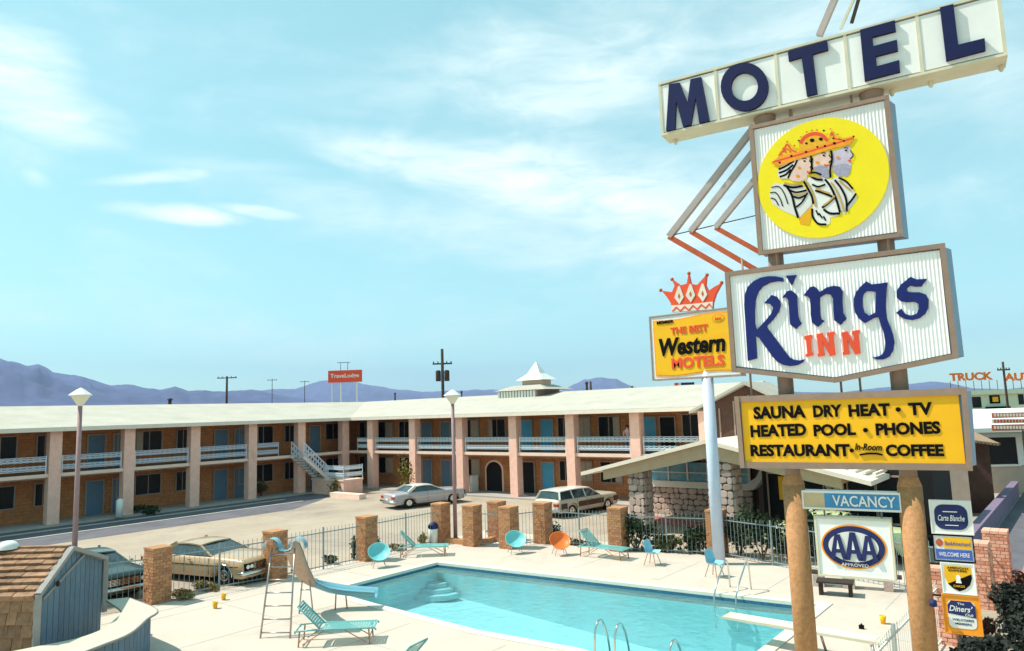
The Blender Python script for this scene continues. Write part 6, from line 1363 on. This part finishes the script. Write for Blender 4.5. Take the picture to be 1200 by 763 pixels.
# big dark bushes at the lower right
for (x, y, lb, r) in ((-1.35, 19.3, 'dense dark bush at the lower right corner', (.95, 1.0, .62)), (-.9, 17.6, 'nearest dark bush in the lower right corner', (1.1, 1.0, .6)), (-1.75, 21.4, 'brownish dark bush beside the salmon pillars', (.6, .8, .6)), (-.3, 20.9, 'dark bush at the right edge of the picture', (1.0, 1.2, .75)), (-2.4, 18.0, 'dark bush under the bottom plaque', (.45, .8, .35))):
    shrub(1150, 740, (r[0]*1.1, r[1]*1.1, r[2]*1.15), 3200, .12, m_leafk, lb, pos=Vector((x, y, 0)), seed=int(abs(x*100)), clumps=22)
for x, y, r, lb in ((-2.35, 22.6, (.22, .3, .5), 'reddish brown brush against the nearer salmon pillar'), (-2.1, 24.9, (.25, .3, .45), 'reddish brown brush beside the farther salmon pillar'), (-2.6, 20.6, (.25, .5, .35), 'low reddish brush under the plaques')):
    shrub(1150, 700, r, 500, .1, m_leafr, lb, pos=Vector((x, y, 0)), seed=int(y*9))
# things on the motel walk
g = gp(135, 604); o = MB().lathe([(.001, 0), (.2, 0), (.2, 1.0), (.12, 1.08), (.001, 1.1)], (0, 0, 0), 12).build('ash_urn', m_white); o.location = (-46.7, 19.35, .12); tag(o, 'white cylindrical urn on the left wing walk', 'urn')
im = thing('ice_machine', 'white ice machine by the arched passage', 'ice machine', (-35.3, 38.6, .12)); mb = MB(); mb.box((-.35, -.35, 0), (.35, .35, 1.15)); mb.build('cabinet', m_white, im); mb = MB(); mb.box((-.3, -.37, .6), (.3, -.352, 1.08)); mb.build('hatch', m_panel, im)
mb = MB(); mb.box((-.25, -.25, 0), (.25, .25, .7)); mb.box((-.27, -.27, .7), (.27, .27, .76)); o = mb.build('waste_bin', m_pole); o.location = (-36.0, 38.5, .12); tag(o, 'low dark waste bin left of the ice machine', 'bin')

# ------------------------------------------------------------------ person leaning on the upper balcony
def person(loc, rz):
    t_ = thing('person', 'person in pink shirt and blue trousers leaning on the upper balcony rail', 'person', loc, rz)
    J = {'pel': (0, 0, .92), 'wst': (.02, 0, 1.08), 'che': (.10, 0, 1.30), 'neck': (.17, 0, 1.46), 'head': (.20, 0, 1.56), 'top': (.21, 0, 1.67)}
    vs = list(J.values()); ed = [(0, 1), (1, 2), (2, 3), (3, 4), (4, 5)]; rad = [.145, .12, .14, .055, .088, .075]
    for s_ in (-1, 1):
        b = len(vs); vs += [(0, s_*.09, .86), (.02, s_*.10, .50), (-.02, s_*.10, .10), (.12, s_*.11, .04)]; rad += [.10, .07, .045, .04]; ed += [(0, b), (b, b+1), (b+1, b+2), (b+2, b+3)]
        b = len(vs); vs += [(.13, s_*.19, 1.38), (.22, s_*.24, 1.14), (.40, s_*.16, 1.06), (.47, s_*.12, 1.07)]; rad += [.058, .042, .032, .03]; ed += [(2, b), (b, b+1), (b+1, b+2), (b+2, b+3)]
        hb = len(vs)-1
        for k_, (dx, dy) in enumerate(((.075, -.03), (.085, -.01), (.08, .01), (.07, .03))): vs.append((.47+dx, s_*.12+dy, 1.045)); rad.append(.009); ed.append((hb, len(vs)-1))
        vs.append((.49, s_*.12-s_*.05, 1.06)); rad.append(.01); ed.append((hb, len(vs)-1))
    me = bpy.data.meshes.new('body'); me.from_pydata(vs, ed, []); o = bpy.data.objects.new('body', me); COL.objects.link(o)
    o.modifiers.new('s', 'SKIN'); o.modifiers.new('d', 'SUBSURF').levels = 1
    for i, r_ in enumerate(rad): me.skin_vertices[0].data[i].radius = (r_, r_)
    me.skin_vertices[0].data[0].use_root = True
    dg = bpy.context.evaluated_depsgraph_get(); m2 = bpy.data.meshes.new_from_object(o.evaluated_get(dg)); o.modifiers.clear(); o.data = m2; o.parent = t_
    for mm in (m_skin, m_shirt, m_cloth): m2.materials.append(mm)
    for p_ in m2.polygons:
        c = p_.center; p_.use_smooth = True
        p_.material_index = 2 if c.z < .98 and c.x < .3 and abs(c.y) < .2 else (1 if c.z < 1.43 and c.x < .38 else 0)
    h = MB(); h.lathe([(.001, .11), (.06, .095), (.1, .04), (.105, -.02), (.09, -.07)], (.185, 0, 1.62), 12); h.build('hair', m_hair, t_)
    f = MB(); f.tube([(.29, 0, 1.615), (.315, 0, 1.585), (.295, 0, 1.58)], .012, 5); f.build('nose', m_skin, t_)
    for s_ in (-1, 1): f = MB(); f.lathe([(.001, -.01), (.012, 0), (.001, .01)], (.285, s_*.032, 1.625), 6); f.build('eye', m_black, t_)
person(Vector((-21.95, 38.02, ZF)), -PI/2+.3)

# ------------------------------------------------------------------ haze
hz = MB(); hz.box((-15500, -2500, -3), (8500, 15800, 1250)); ho = hz.build('haze', m_white); ho['kind'] = 'stuff'
ho.data.materials.clear(); mh = bpy.data.materials.new('haze_air'); mh.use_nodes = True; t = mh.node_tree; t.nodes.clear()
_o = N(t, 'ShaderNodeOutputMaterial'); _v = N(t, 'ShaderNodeVolumePrincipled'); _v.inputs['Color'].default_value = (.50, .66, 1, 1); _v.inputs['Density'].default_value = 7.0e-5; _v.inputs['Anisotropy'].default_value = .0
t.links.new(_v.outputs[0], _o.inputs['Volume']); ho.data.materials.append(mh)
